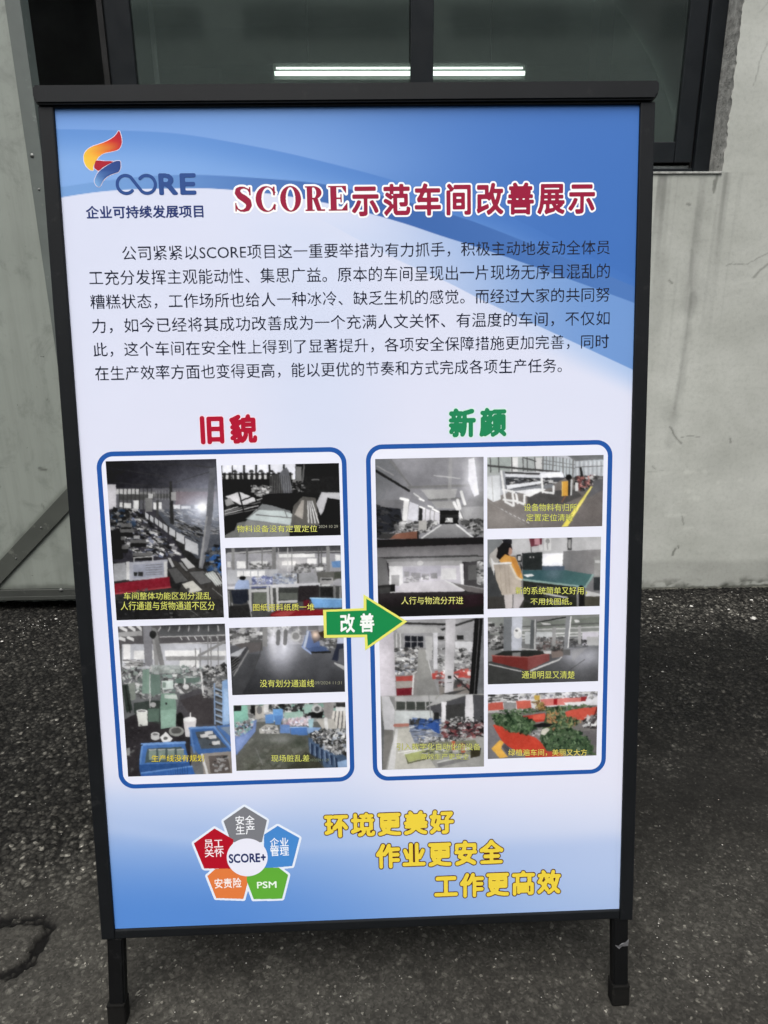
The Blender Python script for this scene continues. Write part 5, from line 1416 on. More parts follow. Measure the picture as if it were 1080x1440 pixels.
p.grain(10, 16, 25); p.cap('现场脏乱差', 372, 500, 692, 558); p.cap('10/2024 11:29', 700, 534, 860, 556, (120, 130, 110), 0)
p.done('picture of a messy floor with blue bins')

# 7: two aisle pictures printed together
p = Print((529.6, 602.8, 728, 899), [(42, 60), (962, 40), (967, 1378), (75, 1398)], (90, 90, 92))
p.poly([(40, 50), (970, 30), (970, 740), (60, 745)], (132, 132, 138)); p.poly([(40, 60), (180, 60), (360, 300), (330, 420), (50, 420)], (104, 106, 110), 1, (134, 134, 140), ((60, 200), (340, 300))); p.poly([(180, 60), (840, 40), (850, 240), (380, 300)], (142, 142, 148), 1, (122, 122, 128), ((500, 50), (500, 300)))
p.line([(170, 70), (350, 300)], 14, 116); p.line([(50, 160), (330, 330)], 20, 34); p.line([(60, 120), (200, 200)], 10, 160, .6); p.line([(330, 300), (830, 285)], 22, 116); p.line([(500, 405), (760, 395)], 22, 108); p.line([(680, 60), (670, 400)], 30, 152, .7); p.poly([(430, 320), (740, 312), (720, 390), (500, 400)], 164); p.poly([(520, 420), (720, 415), (720, 480), (560, 480)], 150)
p.poly([(50, 410), (330, 400), (300, 480), (60, 500)], (112, 112, 116)); p.poly([(50, 460), (260, 480), (280, 640), (60, 730)], (44, 46, 52)); p.scat([(55, 450), (250, 470), (260, 700), (70, 720)], 50, (20, 80), (30, 60, 80, 20), 1, (3, 8), (-.1, .4))
p.poly([(900, 340), (965, 330), (967, 740), (780, 560), (760, 470)], (120, 120, 122)); p.poly([(760, 470), (960, 460), (960, 570), (800, 580)], (150, 150, 152))
p.poly([(830, 60), (880, 50), (920, 360), (880, 380), (830, 250)], (236, 236, 242)); p.glow(855, 220, 80, 190, (230, 230, 240), .75)
for a in ([(770, 340), (800, 440)], [(740, 410), (760, 480)], [(710, 430), (780, 580)]): p.line(a, 26, 224)
p.line([(540, 200), (760, 225)], 10, 190, .7); p.line([(370, 350), (440, 400)], 12, 200)
p.line([(262, 395), (320, 410)], 24, 250); p.poly([(285, 410), (330, 420), (310, 620), (270, 620)], 216); p.poly([(335, 420), (410, 450), (405, 590), (310, 620)], (206, 206, 216)); p.poly([(415, 470), (445, 480), (440, 590), (410, 590)], 40); p.poly([(445, 470), (590, 520), (590, 610), (440, 610)], (204, 202, 210))
for x in (470, 510, 545): p.line([(x, 480), (x - 4, 610)], 7, 140)
for x, y in ((435, 405), (440, 470), (510, 462), (545, 490), (575, 505)): p.line([(x - 18, y - 6), (x + 20, y + 8)], 14, 240)
p.rect_(590, 495, 750, 610, 26); p.rect_(600, 530, 750, 560, 44); p.rect_(640, 560, 700, 596, 190); p.scat([(640, 560), (700, 560), (700, 600), (640, 600)], 8, (10, 26), (110, 230), 3)
p.poly([(600, 615), (730, 610), (870, 720), (430, 735)], (142, 142, 144), 1, (112, 112, 114), ((600, 620), (600, 730))); p.line([(600, 618), (440, 728)], 12, 205); p.line([(730, 614), (862, 718)], 14, 220)
p.scat([(200, 580), (590, 590), (480, 680), (220, 700)], 110, (14, 60), (60, 130, 180, 205, 40, 90), 4); p.scat([(740, 570), (960, 580), (960, 710), (870, 710)], 80, (14, 60), (50, 90, 130, 180, 34), 5)
p.rect_(410, 580, 480, 660, (170, 168, 164)); p.poly([(160, 735), (230, 690), (400, 670), (405, 735)], (132, 84, 66)); p.line([(405, 670), (406, 735)], 12, 30); p.poly([(70, 735), (100, 690), (220, 690), (170, 735)], 60)
p.poly([(55, 742), (970, 722), (970, 1400), (60, 1400)], (34, 31, 32)); p.poly([(60, 810), (965, 780), (965, 880), (60, 890)], (92, 90, 92), 1, (124, 122, 124), ((500, 790), (500, 890))); p.line([(140, 895), (910, 880)], 16, 60); p.poly([(60, 890), (140, 900), (165, 1120), (65, 1130)], (98, 98, 98)); p.poly([(140, 905), (965, 885), (965, 930), (150, 940)], 122)
p.poly([(160, 960), (790, 945), (800, 1180), (200, 1195)], (188, 184, 194)); p.poly([(155, 930), (780, 920), (780, 960), (165, 970)], 150); p.rect_(165, 965, 280, 1130, 216); p.rect_(185, 1040, 250, 1130, 140); p.poly([(280, 970), (600, 960), (600, 1050), (280, 1060)], (156, 154, 166)); p.rect_(350, 1020, 430, 1070, 110); p.rect_(440, 1030, 500, 1080, 120); p.rect_(515, 1025, 570, 1070, 110); p.rect_(600, 985, 730, 1080, 206); p.rect_(290, 1010, 335, 1050, 120)
p.scat([(280, 1050), (500, 1050), (460, 1110), (270, 1110)], 40, (12, 40), (130, 190, 215, 100), 7); p.poly([(760, 945), (785, 945), (795, 1120), (770, 1120)], 226); p.poly([(270, 1110), (640, 1085), (800, 1175), (220, 1195)], (194, 190, 196)); p.line([(640, 1090), (800, 1170)], 12, 210); p.glow(420, 1020, 260, 120, (226, 222, 236), .35); p.ell(425, 940, 26, 20, 210, .7)
p.poly([(800, 940), (965, 910), (965, 1160), (800, 1120)], (70, 68, 70)); p.poly([(830, 960), (905, 955), (905, 1080), (830, 1085)], 92); p.rect_(905, 930, 965, 1120, 150); p.scat([(905, 930), (965, 930), (965, 1130), (905, 1130)], 20, (14, 40), (60, 210, 100), 8); p.poly([(700, 1110), (960, 1150), (965, 1200), (820, 1180)], (104, 100, 100)); p.line([(690, 1105), (960, 1160)], 8, 140)
p.poly([(75, 1130), (200, 1120), (215, 1195), (80, 1200)], 44); p.rect_(180, 1120, 215, 1190, 24); p.line([(178, 1188), (215, 1184)], 10, 200); p.poly([(80, 1190), (800, 1180), (967, 1200), (967, 1380), (78, 1398)], (50, 46, 48), 1, (28, 24, 26), ((500, 1190), (500, 1390))); p.poly([(560, 1230), (967, 1200), (967, 1300), (700, 1330)], (52, 32, 40), .6); p.poly([(80, 1150), (180, 1140), (170, 1190), (84, 1196)], 60)
p.grain(6, 24, 31); p.cap('人行与物流分开进', 268, 1226, 792, 1290, (222, 222, 130))
p.done('tall picture of two tidy aisles')

# 8: white machine on a marked floor
p = Print((734.7, 604, 949.5, 736.3), [(60, 75), (1038, 57), (1030, 655), (63, 680)], (176, 178, 186))
p.poly([(50, 60), (540, 60), (540, 200), (50, 230)], (168, 174, 172)); p.poly([(60, 80), (260, 78), (260, 180), (70, 190)], (156, 166, 162)); p.rect_(260, 75, 320, 200, 214); p.rect_(320, 80, 460, 200, (160, 166, 166)); p.rect_(460, 80, 520, 200, 206)
for x in (85, 155, 265, 360, 395, 460): p.line([(x, 76), (x + 6, 200)], 9, 84)
p.poly([(520, 64), (800, 100), (795, 260), (520, 200)], (176, 186, 192)); p.rect_(790, 60, 1040, 240, (176, 184, 192)); p.poly([(730, 62), (1038, 58), (1038, 95), (800, 110)], (112, 114, 116))
for k in range(10): p.line([(530 + k * 28, 66 + k * 3), (528 + k * 28, 250)], 7 if k % 3 else 14, 120)
for y in (100, 130): p.line([(520, y), (800, y + 40)], 6, 110)
for k in range(14): p.line([(800 + k * 18, 110), (800 + k * 18, 230)], 5, 220 if k % 2 else 140)
p.line([(800, 160), (1038, 150)], 7, 100); p.line([(60, 145), (660, 200)], 16, 66); p.line([(370, 80), (470, 110)], 8, 60)
p.poly([(60, 420), (170, 400), (480, 260), (1035, 235), (1030, 656), (63, 680)], (128, 122, 118), 1, (106, 100, 98), ((300, 420), (800, 640)))
p.poly([(820, 260), (1035, 240), (1035, 350), (900, 420)], (92, 92, 96)); p.poly([(400, 360), (800, 350), (860, 400), (700, 470), (400, 480)], (78, 76, 76))
p.poly([(60, 240), (165, 225), (175, 430), (115, 450), (62, 420)], (206, 210, 214)); p.line([(100, 240), (112, 440)], 6, 170)
p.poly([(165, 195), (690, 205), (720, 250), (640, 290), (330, 340), (200, 350)], (70, 72, 78)); p.poly([(205, 196), (690, 200), (710, 245), (500, 250), (210, 240)], (216, 218, 226)); p.line([(215, 205), (500, 215)], 16, 60); p.poly([(500, 215), (670, 205), (700, 245), (520, 250)], (224, 226, 232))
p.scat([(215, 255), (650, 250), (640, 300), (260, 320)], 70, (14, 60), (40, 60, 150, 200, 24), 2, (2, 6), (-.15, .05)); p.poly([(220, 310), (520, 275), (520, 295), (230, 345)], (222, 224, 230)); p.poly([(250, 345), (620, 300), (620, 330), (300, 380)], (120, 124, 130))
p.poly([(280, 360), (500, 335), (560, 345), (400, 390)], (222, 222, 226)); p.poly([(165, 190), (210, 190), (220, 350), (180, 345)], (150, 154, 160))
for a in ([(180, 195), (215, 450), (275, 480)], [(195, 345), (290, 370)], [(275, 360), (285, 480)], [(305, 385), (320, 460)], [(375, 395), (375, 470)], [(290, 440), (375, 470)], [(200, 430), (275, 440)], [(620, 320), (618, 380)], [(520, 255), (528, 370)], [(528, 365), (615, 378)]): p.line(a, 18, 226)
p.poly([(370, 395), (480, 345), (540, 350), (420, 410)], 224); p.line([(375, 400), (540, 348)], 12, 226)
p.poly([(690, 280), (740, 276), (742, 400), (690, 402)], (218, 152, 44)); p.line([(692, 284), (692, 400)], 8, (240, 190, 80)); p.ell(745, 245, 26, 26, 30); p.line([(750, 270), (750, 390)], 16, 40); p.line([(770, 270), (765, 390)], 14, 200)
p.scat([(800, 240), (960, 230), (930, 330), (820, 360)], 70, (16, 60), (30, 60, 200, (200, 120, 110), 230, 40, (110, 60, 60)), 3, (1, 2.5), (-1.4, 1.4)); p.line([(845, 170), (855, 230)], 20, 40); p.rect_(800, 290, 825, 360, 214); p.scat([(950, 235), (1035, 230), (1035, 262), (950, 262)], 20, (12, 30), (50, 90, 140), 4)
p.poly([(930, 320), (945, 322), (740, 655), (685, 662)], (226, 208, 62)); p.line([(935, 330), (760, 600)], 8, (240, 226, 120), .7); p.line([(720, 400), (690, 450)], 10, (150, 90, 60), .7)
for k in range(7): p.line([(180 + k * 36, 510 + k * 18), (196 + k * 36, 520 + k * 18)], 7, 196)
p.line([(65, 440), (380, 640)], 5, 160, .5); p.glow(180, 590, 130, 60, (150, 144, 140), .5); p.glow(960, 520, 90, 90, (128, 120, 116), .5)
p.grain(7, 20, 41); p.cap('设备物料有归所', 372, 466, 818, 530); p.cap('定置定位清晰', 392, 552, 784, 614)
p.done('picture of a white machine beside a yellow floor line')

# 9: worker at a green table
p = Print((735, 756.3, 947.8, 888.8), [(66, 65), (1018, 45), (1008, 622), (66, 647)], (120, 120, 122))
p.rect_(50, 40, 1030, 200, (178, 178, 180)); p.poly([(60, 60), (190, 55), (190, 300), (70, 420)], (116, 120, 122)); p.poly([(66, 300), (240, 280), (240, 560), (66, 560)], (62, 64, 66)); p.rect_(66, 540, 420, 650, (62, 60, 58))
p.poly([(415, 58), (525, 52), (520, 110), (430, 130)], (112, 50, 62)); p.rect_(460, 55, 505, 110, (190, 130, 140)); p.line([(432, 130), (436, 175)], 8, 90); p.rect_(540, 55, 598, 160, 205); p.ell(570, 80, 18, 20, 130, .8); p.line([(565, 100), (570, 150)], 10, 150); p.rect_(735, 50, 772, 158, 70); p.rect_(742, 70, 764, 140, 150); p.rect_(500, 110, 530, 160, 200)
p.poly([(357, 180), (525, 172), (525, 320), (362, 318)], (46, 50, 50)); p.rect_(420, 205, 432, 220, 160); p.rect_(446, 205, 458, 220, 160); p.poly([(700, 165), (1015, 150), (1010, 360), (700, 340)], (112, 112, 114), 1, (134, 132, 132), ((720, 300), (1000, 170))); p.poly([(525, 185), (698, 180), (696, 290), (526, 285)], (230, 230, 236)); p.rect_(525, 288, 710, 330, (70, 86, 104))
p.poly([(955, 210), (1012, 206), (1010, 390), (960, 386)], (142, 142, 140)); p.rect_(965, 240, 1008, 262, 190); p.rect_(955, 380, 1010, 490, (54, 58, 60)); p.poly([(890, 490), (1010, 520), (1010, 560), (890, 540)], 196); p.rect_(880, 540, 1010, 640, (78, 76, 66))
p.poly([(360, 320), (720, 322), (950, 360), (885, 462), (365, 400)], (52, 86, 92), 1, (66, 106, 106), ((500, 330), (820, 450))); p.glow(620, 355, 70, 50, (110, 130, 146), .55); p.line([(365, 400), (885, 462), (950, 362)], 16, (126, 158, 152)); p.poly([(365, 358), (440, 352), (458, 368), (400, 380)], 216)
p.poly([(365, 410), (880, 470), (880, 625), (370, 640)], (44, 46, 40)); p.line([(850, 470), (855, 620)], 44, 30); p.line([(820, 470), (822, 620)], 18, 120); p.poly([(530, 505), (740, 545), (740, 560), (530, 520)], 186); p.poly([(400, 440), (660, 470), (640, 500), (420, 470)], (84, 82, 76)); p.poly([(500, 560), (730, 590), (720, 610), (500, 580)], 150, .8); p.scat([(380, 430), (800, 470), (800, 610), (380, 620)], 26, (20, 80), (30, 80, 110, 50), 3, (2, 5), (-.1, .3))
p.poly([(85, 190), (150, 130), (190, 200), (110, 330), (80, 250)], (170, 166, 160)); p.poly([(90, 210), (130, 260), (120, 370)], 210)
p.poly([(160, 130), (200, 90), (262, 100), (275, 150), (250, 200), (170, 235), (140, 210)], (34, 28, 28)); p.poly([(190, 70), (230, 58), (270, 70), (272, 105), (200, 95)], (40, 40, 44)); p.ell(255, 165, 20, 30, (176, 132, 112)); p.poly([(150, 130), (250, 120), (240, 190), (160, 220)], (34, 28, 28))
p.poly([(165, 240), (215, 190), (300, 215), (345, 320), (365, 395), (320, 390), (262, 270), (180, 262)], (216, 148, 56)); p.poly([(255, 210), (300, 225), (350, 340), (330, 380)], (196, 124, 44)); p.poly([(310, 195), (345, 190), (355, 250), (320, 255)], 36); p.rect_(322, 205, 345, 240, 190); p.poly([(335, 255), (360, 300), (350, 330)], 40)
p.poly([(118, 270), (262, 258), (300, 350), (350, 400), (352, 500), (270, 525), (190, 530), (140, 400)], (164, 152, 138), 1, (186, 172, 156), ((130, 300), (320, 480))); p.line([(118, 268), (262, 260)], 14, 224); p.line([(262, 280), (310, 380), (350, 400)], 16, (206, 196, 176))
for x in (170, 210, 240): p.line([(x, 290), (x + 16, 510)], 6, (146, 134, 120), .6)
p.poly([(205, 528), (278, 522), (276, 638), (218, 642)], (186, 178, 176)); p.poly([(285, 522), (360, 500), (374, 560), (330, 640), (280, 640)], (176, 170, 172)); p.line([(282, 530), (278, 640)], 8, 90)
p.grain(6, 22, 51); p.cap('新的系统简单又好用，', 302, 462, 902, 526); p.cap('不用找图纸。', 428, 556, 776, 612)
p.done('picture of a person in an orange top at a green table')

# 10: two halls with automatic machines
p = Print((530.4, 905.5, 728, 1201.6), [(85, 75), (965, 40), (968, 1300), (103, 1328)], (140, 140, 142))
p.poly([(80, 60), (970, 30), (970, 260), (90, 280)], (150, 150, 152)); p.line([(300, 95), (640, 100)], 18, 50); p.line([(580, 155), (900, 50)], 18, 56); p.poly([(230, 120), (560, 120), (640, 170), (240, 180)], 166); p.rect_(210, 180, 480, 320, (150, 150, 154))
for r_ in range(2):
    for k in range(3): p.rect_(300 + k * 54, 200 + r_ * 52, 346 + k * 54, 244 + r_ * 52, (36, 38, 44))
p.rect_(575, 200, 630, 228, 40); p.rect_(735, 190, 792, 226, 44); p.line([(480, 235), (870, 240)], 6, 110); p.rect_(720, 240, 870, 330, (196, 196, 200)); p.rect_(205, 180, 290, 300, 140)
for x in (230, 262): p.line([(x, 180), (x + 4, 330)], 9, 205)
p.poly([(210, 300), (470, 300), (400, 690), (220, 700)], (132, 130, 128)); p.scat([(215, 300), (420, 300), (400, 520), (215, 520)], 150, (14, 60), (40, 60, 110, 170, 205, 225, (130, 136, 150)), 1, (1, 4), (-.5, .5)); p.poly([(410, 310), (475, 310), (520, 480), (580, 690), (395, 695)], (146, 146, 142), 1, (124, 124, 122), ((450, 320), (480, 690))); p.line([(475, 320), (530, 540)], 8, 190)
p.scat([(490, 300), (870, 300), (860, 480), (540, 470)], 120, (16, 60), (50, 90, 140, 190, 205, 70), 2, (1, 4), (-.4, .5)); p.rect_(230, 380, 330, 400, 200)
p.poly([(222, 540), (370, 530), (368, 575), (226, 580)], (176, 66, 60)); p.poly([(226, 580), (368, 576), (366, 640), (228, 640)], (150, 144, 138)); p.poly([(228, 640), (362, 630), (360, 695), (230, 700)], (120, 34, 44)); p.line([(372, 530), (362, 690)], 12, 205)
p.poly([(525, 510), (860, 480), (860, 540), (530, 560)], (186, 66, 60)); p.scat([(560, 490), (850, 470), (850, 540), (560, 550)], 30, (20, 60), (210, (150, 40, 40), 90, (200, 80, 70)), 3); p.poly([(580, 590), (840, 570), (840, 680), (590, 690)], (128, 122, 116)); p.scat([(590, 590), (830, 570), (830, 620), (590, 620)], 24, (20, 70), (70, (120, 50, 50), 170, 50), 4); p.line([(700, 520), (840, 650)], 12, 50)
p.poly([(530, 170), (575, 170), (572, 475), (535, 475)], (196, 196, 202)); p.line([(533, 180), (537, 470)], 8, 150); p.poly([(470, 200), (530, 200), (525, 400), (480, 400)], 172); p.poly([(642, 60), (725, 50), (705, 660), (630, 675)], (190, 188, 192), 1, (170, 168, 172), ((640, 300), (715, 300))); p.rect_(660, 530, 690, 555, 50); p.line([(655, 588), (690, 586)], 6, 90)
p.poly([(85, 180), (205, 150), (225, 700), (95, 705)], (206, 200, 210), 1, (184, 178, 186), ((90, 400), (215, 400)))
p.poly([(885, 50), (955, 44), (905, 690), (838, 690)], (28, 27, 29)); p.line([(925, 60), (880, 680)], 8, 84); p.poly([(955, 44), (970, 44), (970, 690), (905, 690)], (110, 112, 116)); p.poly([(600, 680), (830, 640), (700, 690)], 70)
p.poly([(90, 705), (970, 680), (970, 1310), (103, 1330)], (150, 150, 146)); p.poly([(200, 712), (560, 700), (520, 800), (210, 740)], 166)
for k in range(4): p.rect_(226 + 84 * k, 750, 300 + 84 * k, 818, (66, 70, 66)); 
p.poly([(480, 800), (830, 690), (968, 690), (968, 940), (640, 900), (520, 830)], (76, 76, 80)); p.poly([(470, 800), (800, 690), (600, 690), (520, 760)], 160); p.rect_(215, 825, 530, 950, (182, 188, 188)); p.line([(210, 822), (520, 822)], 8, 120); p.rect_(540, 840, 585, 920, 44); p.line([(500, 700), (520, 940)], 10, 140)
p.poly([(605, 750), (648, 750), (640, 920), (605, 920)], (214, 212, 216)); p.poly([(808, 690), (870, 685), (880, 930), (802, 930)], (206, 204, 208)); p.poly([(640, 780), (800, 760), (800, 900), (650, 910)], 60); p.scat([(650, 880), (950, 870), (960, 940), (660, 950)], 60, (10, 30), (40, 90, 170, 205), 5)
p.poly([(105, 705), (215, 710), (210, 990), (125, 985)], (190, 190, 194)); p.poly([(165, 705), (215, 712), (215, 820)], 130); p.poly([(100, 800), (125, 985), (130, 1320), (103, 1328)], (96, 98, 100)); p.poly([(125, 985), (200, 985), (200, 1060), (135, 1320), (110, 1320)], (116, 114, 110)); p.line([(215, 950), (320, 945)], 26, (178, 110, 96))
p.poly([(215, 975), (340, 970), (400, 1080), (560, 1310), (180, 1325)], (180, 178, 168)); p.poly([(220, 980), (240, 980), (210, 1320), (150, 1320)], 196)
p.poly([(330, 900), (600, 910), (700, 1060), (380, 1100), (340, 1000)], (122, 132, 154)); p.scat([(335, 920), (580, 920), (640, 1060), (390, 1090)], 150, (20, 80), (205, (170, 186, 210), 80, (100, 116, 150), 150), 6, (4, 12), (-.25, .25)); p.scat([(360, 900), (590, 890), (590, 960), (400, 980)], 50, (20, 60), ((44, 80, 150), (60, 96, 170), (36, 50, 80)), 7, (1, 3), (-.3, .5)); p.poly([(480, 950), (540, 915), (585, 930), (590, 1020), (560, 1010)], (48, 86, 166)); p.scat([(340, 900), (420, 895), (420, 940), (345, 945)], 20, (14, 40), (50, 70, 60), 8)
p.poly([(580, 940), (965, 920), (968, 1030), (700, 1060)], (96, 78, 82)); p.scat([(590, 930), (960, 915), (965, 1040), (640, 1060)], 150, (14, 60), ((110, 40, 50), 40, 60, 170, 200, 28, (140, 70, 70)), 9, (1, 4), (-.6, .6)); p.scat([(400, 1060), (800, 1040), (840, 1090), (420, 1110)], 90, (12, 40), (205, 120, 60, 170, 90), 10, (1, 3), (-.9, .3))
p.poly([(380, 1105), (890, 1070), (940, 1170), (850, 1200), (400, 1160)], (122, 124, 98)); p.rect_(690, 1080, 720, 1180, (196, 90, 56)); p.rect_(770, 1100, 806, 1180, (180, 84, 56)); p.poly([(850, 1150), (940, 1140), (930, 1210), (850, 1225)], (58, 54, 40)); p.poly([(290, 1190), (500, 1140), (500, 1215), (320, 1262)], (156, 164, 96)); p.line([(290, 1190), (500, 1145)], 10, 205); p.poly([(300, 1200), (330, 1262), (500, 1218), (500, 1232), (320, 1275)], (90, 92, 64)); p.poly([(505, 1140), (690, 1110), (700, 1200), (520, 1250)], (136, 140, 112)); p.scat([(400, 1090), (850, 1090), (840, 1200), (420, 1200)], 60, (16, 70), (60, 180, (150, 156, 90), 100, 205), 11, (2, 6), (-.3, .1)); p.poly([(570, 1270), (830, 1215), (840, 1240), (580, 1305)], 120); p.line([(570, 1262), (830, 1205)], 10, 190); p.line([(240, 1180), (420, 1150)], 8, 225)
p.grain(8, 20, 61); p.cap('引入数字化自动化的设备', 228, 1102, 938, 1160, (206, 208, 120)); p.cap('高效生产更安全', 430, 1188, 840, 1240, (200, 204, 120))
p.done('tall picture of two halls with automatic machines')

# 11: red planter and grey floor
p = Print((735.5, 905, 947.7, 1036.4), [(66, 68), (1008, 40), (998, 603), (70, 632)], (112, 114, 114))
p.poly([(60, 60), (1010, 35), (1010, 200), (60, 280)], (128, 132, 128)); p.poly([(360, 60), (740, 50), (480, 100)], (132, 130, 132)); p.line([(480, 110), (740, 62)], 10, 40); p.poly([(480, 110), (1006, 60), (1006, 140), (480, 170)], (112, 118, 110)); p.poly([(510, 112), (590, 118), (600, 136), (540, 134)], 200); p.poly([(790, 85), (830, 90), (840, 106), (800, 112)], 205)
for y, c in ((130, 80), (160, 190), (200, 214), (225, 200), (250, 150)): p.line([(70, y + 30), (1005, y - 14)], 12, c, .8)
p.rect_(860, 190, 1000, 300, (196, 192, 204)); p.rect_(380, 190, 640, 290, (178, 182, 184)); p.scat([(70, 120), (200, 120), (200, 330), (70, 340)], 60, (16, 70), (50, 90, 140, 200, 40), 1); p.scat([(480, 235), (740, 235), (720, 330), (500, 330)], 90, (14, 50), (60, 110, 150, 80, (110, 96, 92)), 2); p.scat([(740, 250), (910, 260), (900, 320), (760, 330)], 50, (14, 44), (50, 80, 110, 40), 3); p.rect_(900, 230, 1000, 300, 170)
p.poly([(70, 440), (300, 420), (760, 330), (920, 310), (1000, 310), (998, 604), (70, 632)], (82, 83, 86), 1, (60, 61, 60), ((500, 400), (400, 620))); p.glow(900, 400, 150, 90, (190, 192, 204), .7); p.glow(760, 370, 80, 60, (176, 178, 190), .6); p.poly([(770, 340), (900, 320), (780, 440)], 160, .5)
p.line([(80, 460), (350, 520)], 10, 170); p.line([(430, 515), (670, 420)], 14, 190); p.line([(670, 420), (690, 400)], 9, 190); p.line([(880, 420), (740, 520)], 7, 60, .6)
p.line([(625, 160), (622, 290)], 30, 140); p.line([(838, 150), (838, 280)], 26, 160); p.poly([(725, 60), (760, 55), (740, 320), (705, 330)], (124, 126, 130)); p.line([(765, 60), (742, 320)], 10, 225)
p.poly([(430, 90), (480, 90), (470, 350), (418, 360)], (86, 90, 92)); p.line([(466, 90), (462, 340)], 14, 176)
p.poly([(200, 66), (270, 64), (270, 360), (200, 350)], (112, 116, 120)); p.poly([(268, 64), (358, 62), (350, 390), (268, 388)], (176, 180, 192)); p.ell(318, 200, 34, 48, 214); p.ell(310, 180, 12, 10, 100); p.ell(335, 210, 10, 18, 200)
p.poly([(200, 350), (350, 345), (540, 340), (600, 370), (400, 405), (110, 390)], (44, 46, 44)); p.poly([(275, 365), (345, 360), (345, 395), (275, 395)], 120); p.line([(330, 330), (480, 340)], 10, 170)
p.poly([(105, 388), (405, 400), (405, 512), (110, 440)], (120, 46, 42)); p.poly([(405, 400), (590, 368), (585, 430), (405, 512)], (130, 66, 64)); p.line([(105, 388), (405, 402), (590, 370)], 8, (160, 90, 84)); p.poly([(600, 350), (700, 335), (700, 395), (605, 410)], (126, 112, 106)); p.poly([(530, 345), (600, 350), (600, 375), (540, 370)], 196); p.rect_(700, 335, 760, 385, 100); p.scat([(480, 300), (700, 300), (700, 350), (490, 345)], 50, (12, 40), ((96, 80, 78), 60, 140), 5)
p.grain(6, 26, 71); p.cap('通道明显又清楚', 356, 518, 800, 582)
p.done('picture of a red planter beside a grey aisle')

# 12: planters with green leaves
p = Print((735.4, 1056.5, 947.3, 1186.6), [(66, 118), (996, 72), (987, 618), (72, 648)], (150, 150, 152))
p.poly([(60, 60), (1000, 60), (1000, 190), (60, 280)], (206, 206, 212)); p.scat([(70, 120), (300, 110), (300, 185), (70, 185)], 50, (20, 90), (40, 80, 190, 210, 120), 1, (2, 6), (-.15, .1)); p.scat([(320, 90), (1000, 70), (990, 130), (330, 150)], 90, (16, 50), (110, 190, 215, 80, (150, 150, 165)), 2); p.poly([(450, 120), (500, 115), (495, 160), (455, 160)], (200, 160, 60))
p.poly([(70, 190), (190, 178), (200, 240), (72, 252)], (206, 86, 70)); p.rect_(200, 180, 300, 250, 140); p.poly([(300, 168), (420, 160), (430, 225), (310, 238)], (212, 92, 74)); p.poly([(500, 150), (860, 128), (840, 185), (520, 205)], (216, 112, 104)); p.poly([(850, 125), (900, 120), (890, 160), (850, 165)], (160, 40, 44)); p.poly([(615, 145), (645, 142), (645, 195), (615, 195)], (170, 30, 36)); p.poly([(700, 175), (890, 160), (880, 190), (720, 195)], 220)
p.poly([(70, 262), (430, 230), (980, 190), (990, 620), (72, 650)], (116, 112, 110)); p.line([(75, 262), (420, 235)], 18, 176)
p.poly([(690, 260), (800, 225), (990, 205), (970, 300), (860, 320), (720, 300)], (212, 76, 58)); p.line([(990, 210), (950, 330)], 14, (120, 40, 36)); p.poly([(860, 380), (900, 300), (992, 260), (990, 395)], (70, 62, 64)); p.scat([(880, 300), (990, 280), (988, 385), (880, 380)], 24, (20, 70), (205, 50, 110, 190), 3, (1.5, 4), (-1.2, 0)); p.poly([(800, 420), (990, 400), (988, 540), (820, 480)], (104, 100, 102))
p.poly([(80, 380), (140, 360), (470, 470), (520, 520), (700, 600), (700, 640), (300, 590), (130, 460)], (204, 58, 40)); p.poly([(290, 300), (540, 265), (560, 330), (430, 345), (310, 330)], (200, 56, 44)); p.poly([(440, 285), (540, 268), (545, 320), (440, 320)], (222, 84, 62)); p.poly([(72, 360), (110, 370), (200, 520), (340, 600), (340, 640), (72, 648)], (112, 110, 114)); p.poly([(100, 560), (170, 490), (200, 510), (180, 560), (240, 630), (170, 640)], (222, 160, 50)); p.poly([(185, 540), (215, 520), (280, 590), (240, 620)], (84, 82, 86)); p.poly([(380, 600), (700, 585), (700, 640), (380, 645)], (196, 66, 46))
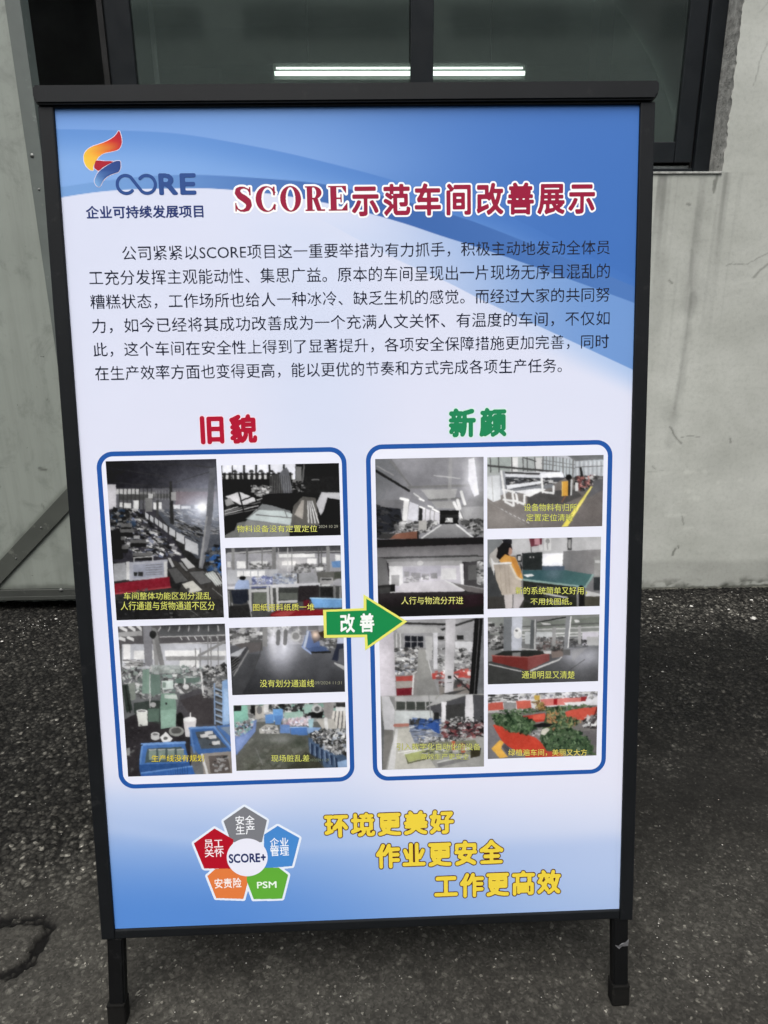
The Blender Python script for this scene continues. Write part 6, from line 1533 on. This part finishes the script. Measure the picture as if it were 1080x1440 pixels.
gs = ((62, 88, 58), (90, 116, 80), (44, 66, 44), (118, 140, 104), (76, 104, 66), (34, 52, 36))
p.poly([(110, 290), (300, 270), (440, 330), (470, 380), (400, 430), (250, 420), (150, 360)], (60, 82, 56)); p.scat([(100, 285), (290, 265), (460, 330), (470, 400), (400, 440), (250, 425), (140, 360)], 200, (18, 52), gs, 4, (1.2, 2.6), (-1.5, 1.5))
p.poly([(560, 230), (690, 220), (720, 290), (830, 320), (760, 380), (930, 500), (960, 610), (560, 580), (500, 480)], (66, 86, 60)); p.scat([(560, 225), (690, 215), (730, 290), (860, 320), (770, 390), (660, 420), (570, 400)], 170, (16, 50), gs + ((150, 150, 90), (176, 120, 80)), 5, (1.2, 2.6), (-1.5, 1.5)); p.scat([(520, 420), (780, 380), (940, 490), (975, 610), (700, 600), (520, 530)], 230, (16, 46), gs[:3] + gs[4:] + ((26, 40, 30), (110, 130, 98)), 6, (1.2, 2.6), (-1.5, 1.5))
p.scat([(540, 215), (880, 190), (960, 205), (720, 235), (560, 240)], 60, (16, 40), gs, 7); p.scat([(150, 250), (560, 215), (560, 250), (300, 280)], 60, (14, 36), gs, 8); p.scat([(560, 270), (640, 260), (640, 340), (560, 340)], 26, (14, 30), ((190, 130, 70), (176, 96, 66), (160, 150, 90)), 9, (1, 2), (-1, 1))
p.poly([(440, 365), (520, 345), (620, 355), (580, 380), (470, 385)], 36); p.poly([(520, 400), (560, 385), (585, 400), (540, 450), (510, 440)], (196, 192, 176)); p.scat([(420, 400), (510, 410), (500, 460), (440, 450)], 20, (14, 40), (205, 60, 150, 110), 10); p.poly([(470, 185), (530, 190), (550, 230), (500, 250), (480, 220)], (84, 62, 40)); p.scat([(430, 170), (530, 165), (545, 240), (470, 230)], 26, (16, 40), ((190, 150, 80), (120, 84, 50), (150, 130, 70)), 11)
p.grain(9, 14, 81); p.cap('绿植遍车间，美丽又大方', 240, 566, 905, 622, (232, 216, 110))
p.done('picture of red planters full of green leaves')

# the curve used to cut the lettering is not part of the place
bpy.data.objects.remove(_co)
bpy.data.curves.remove(_cv)
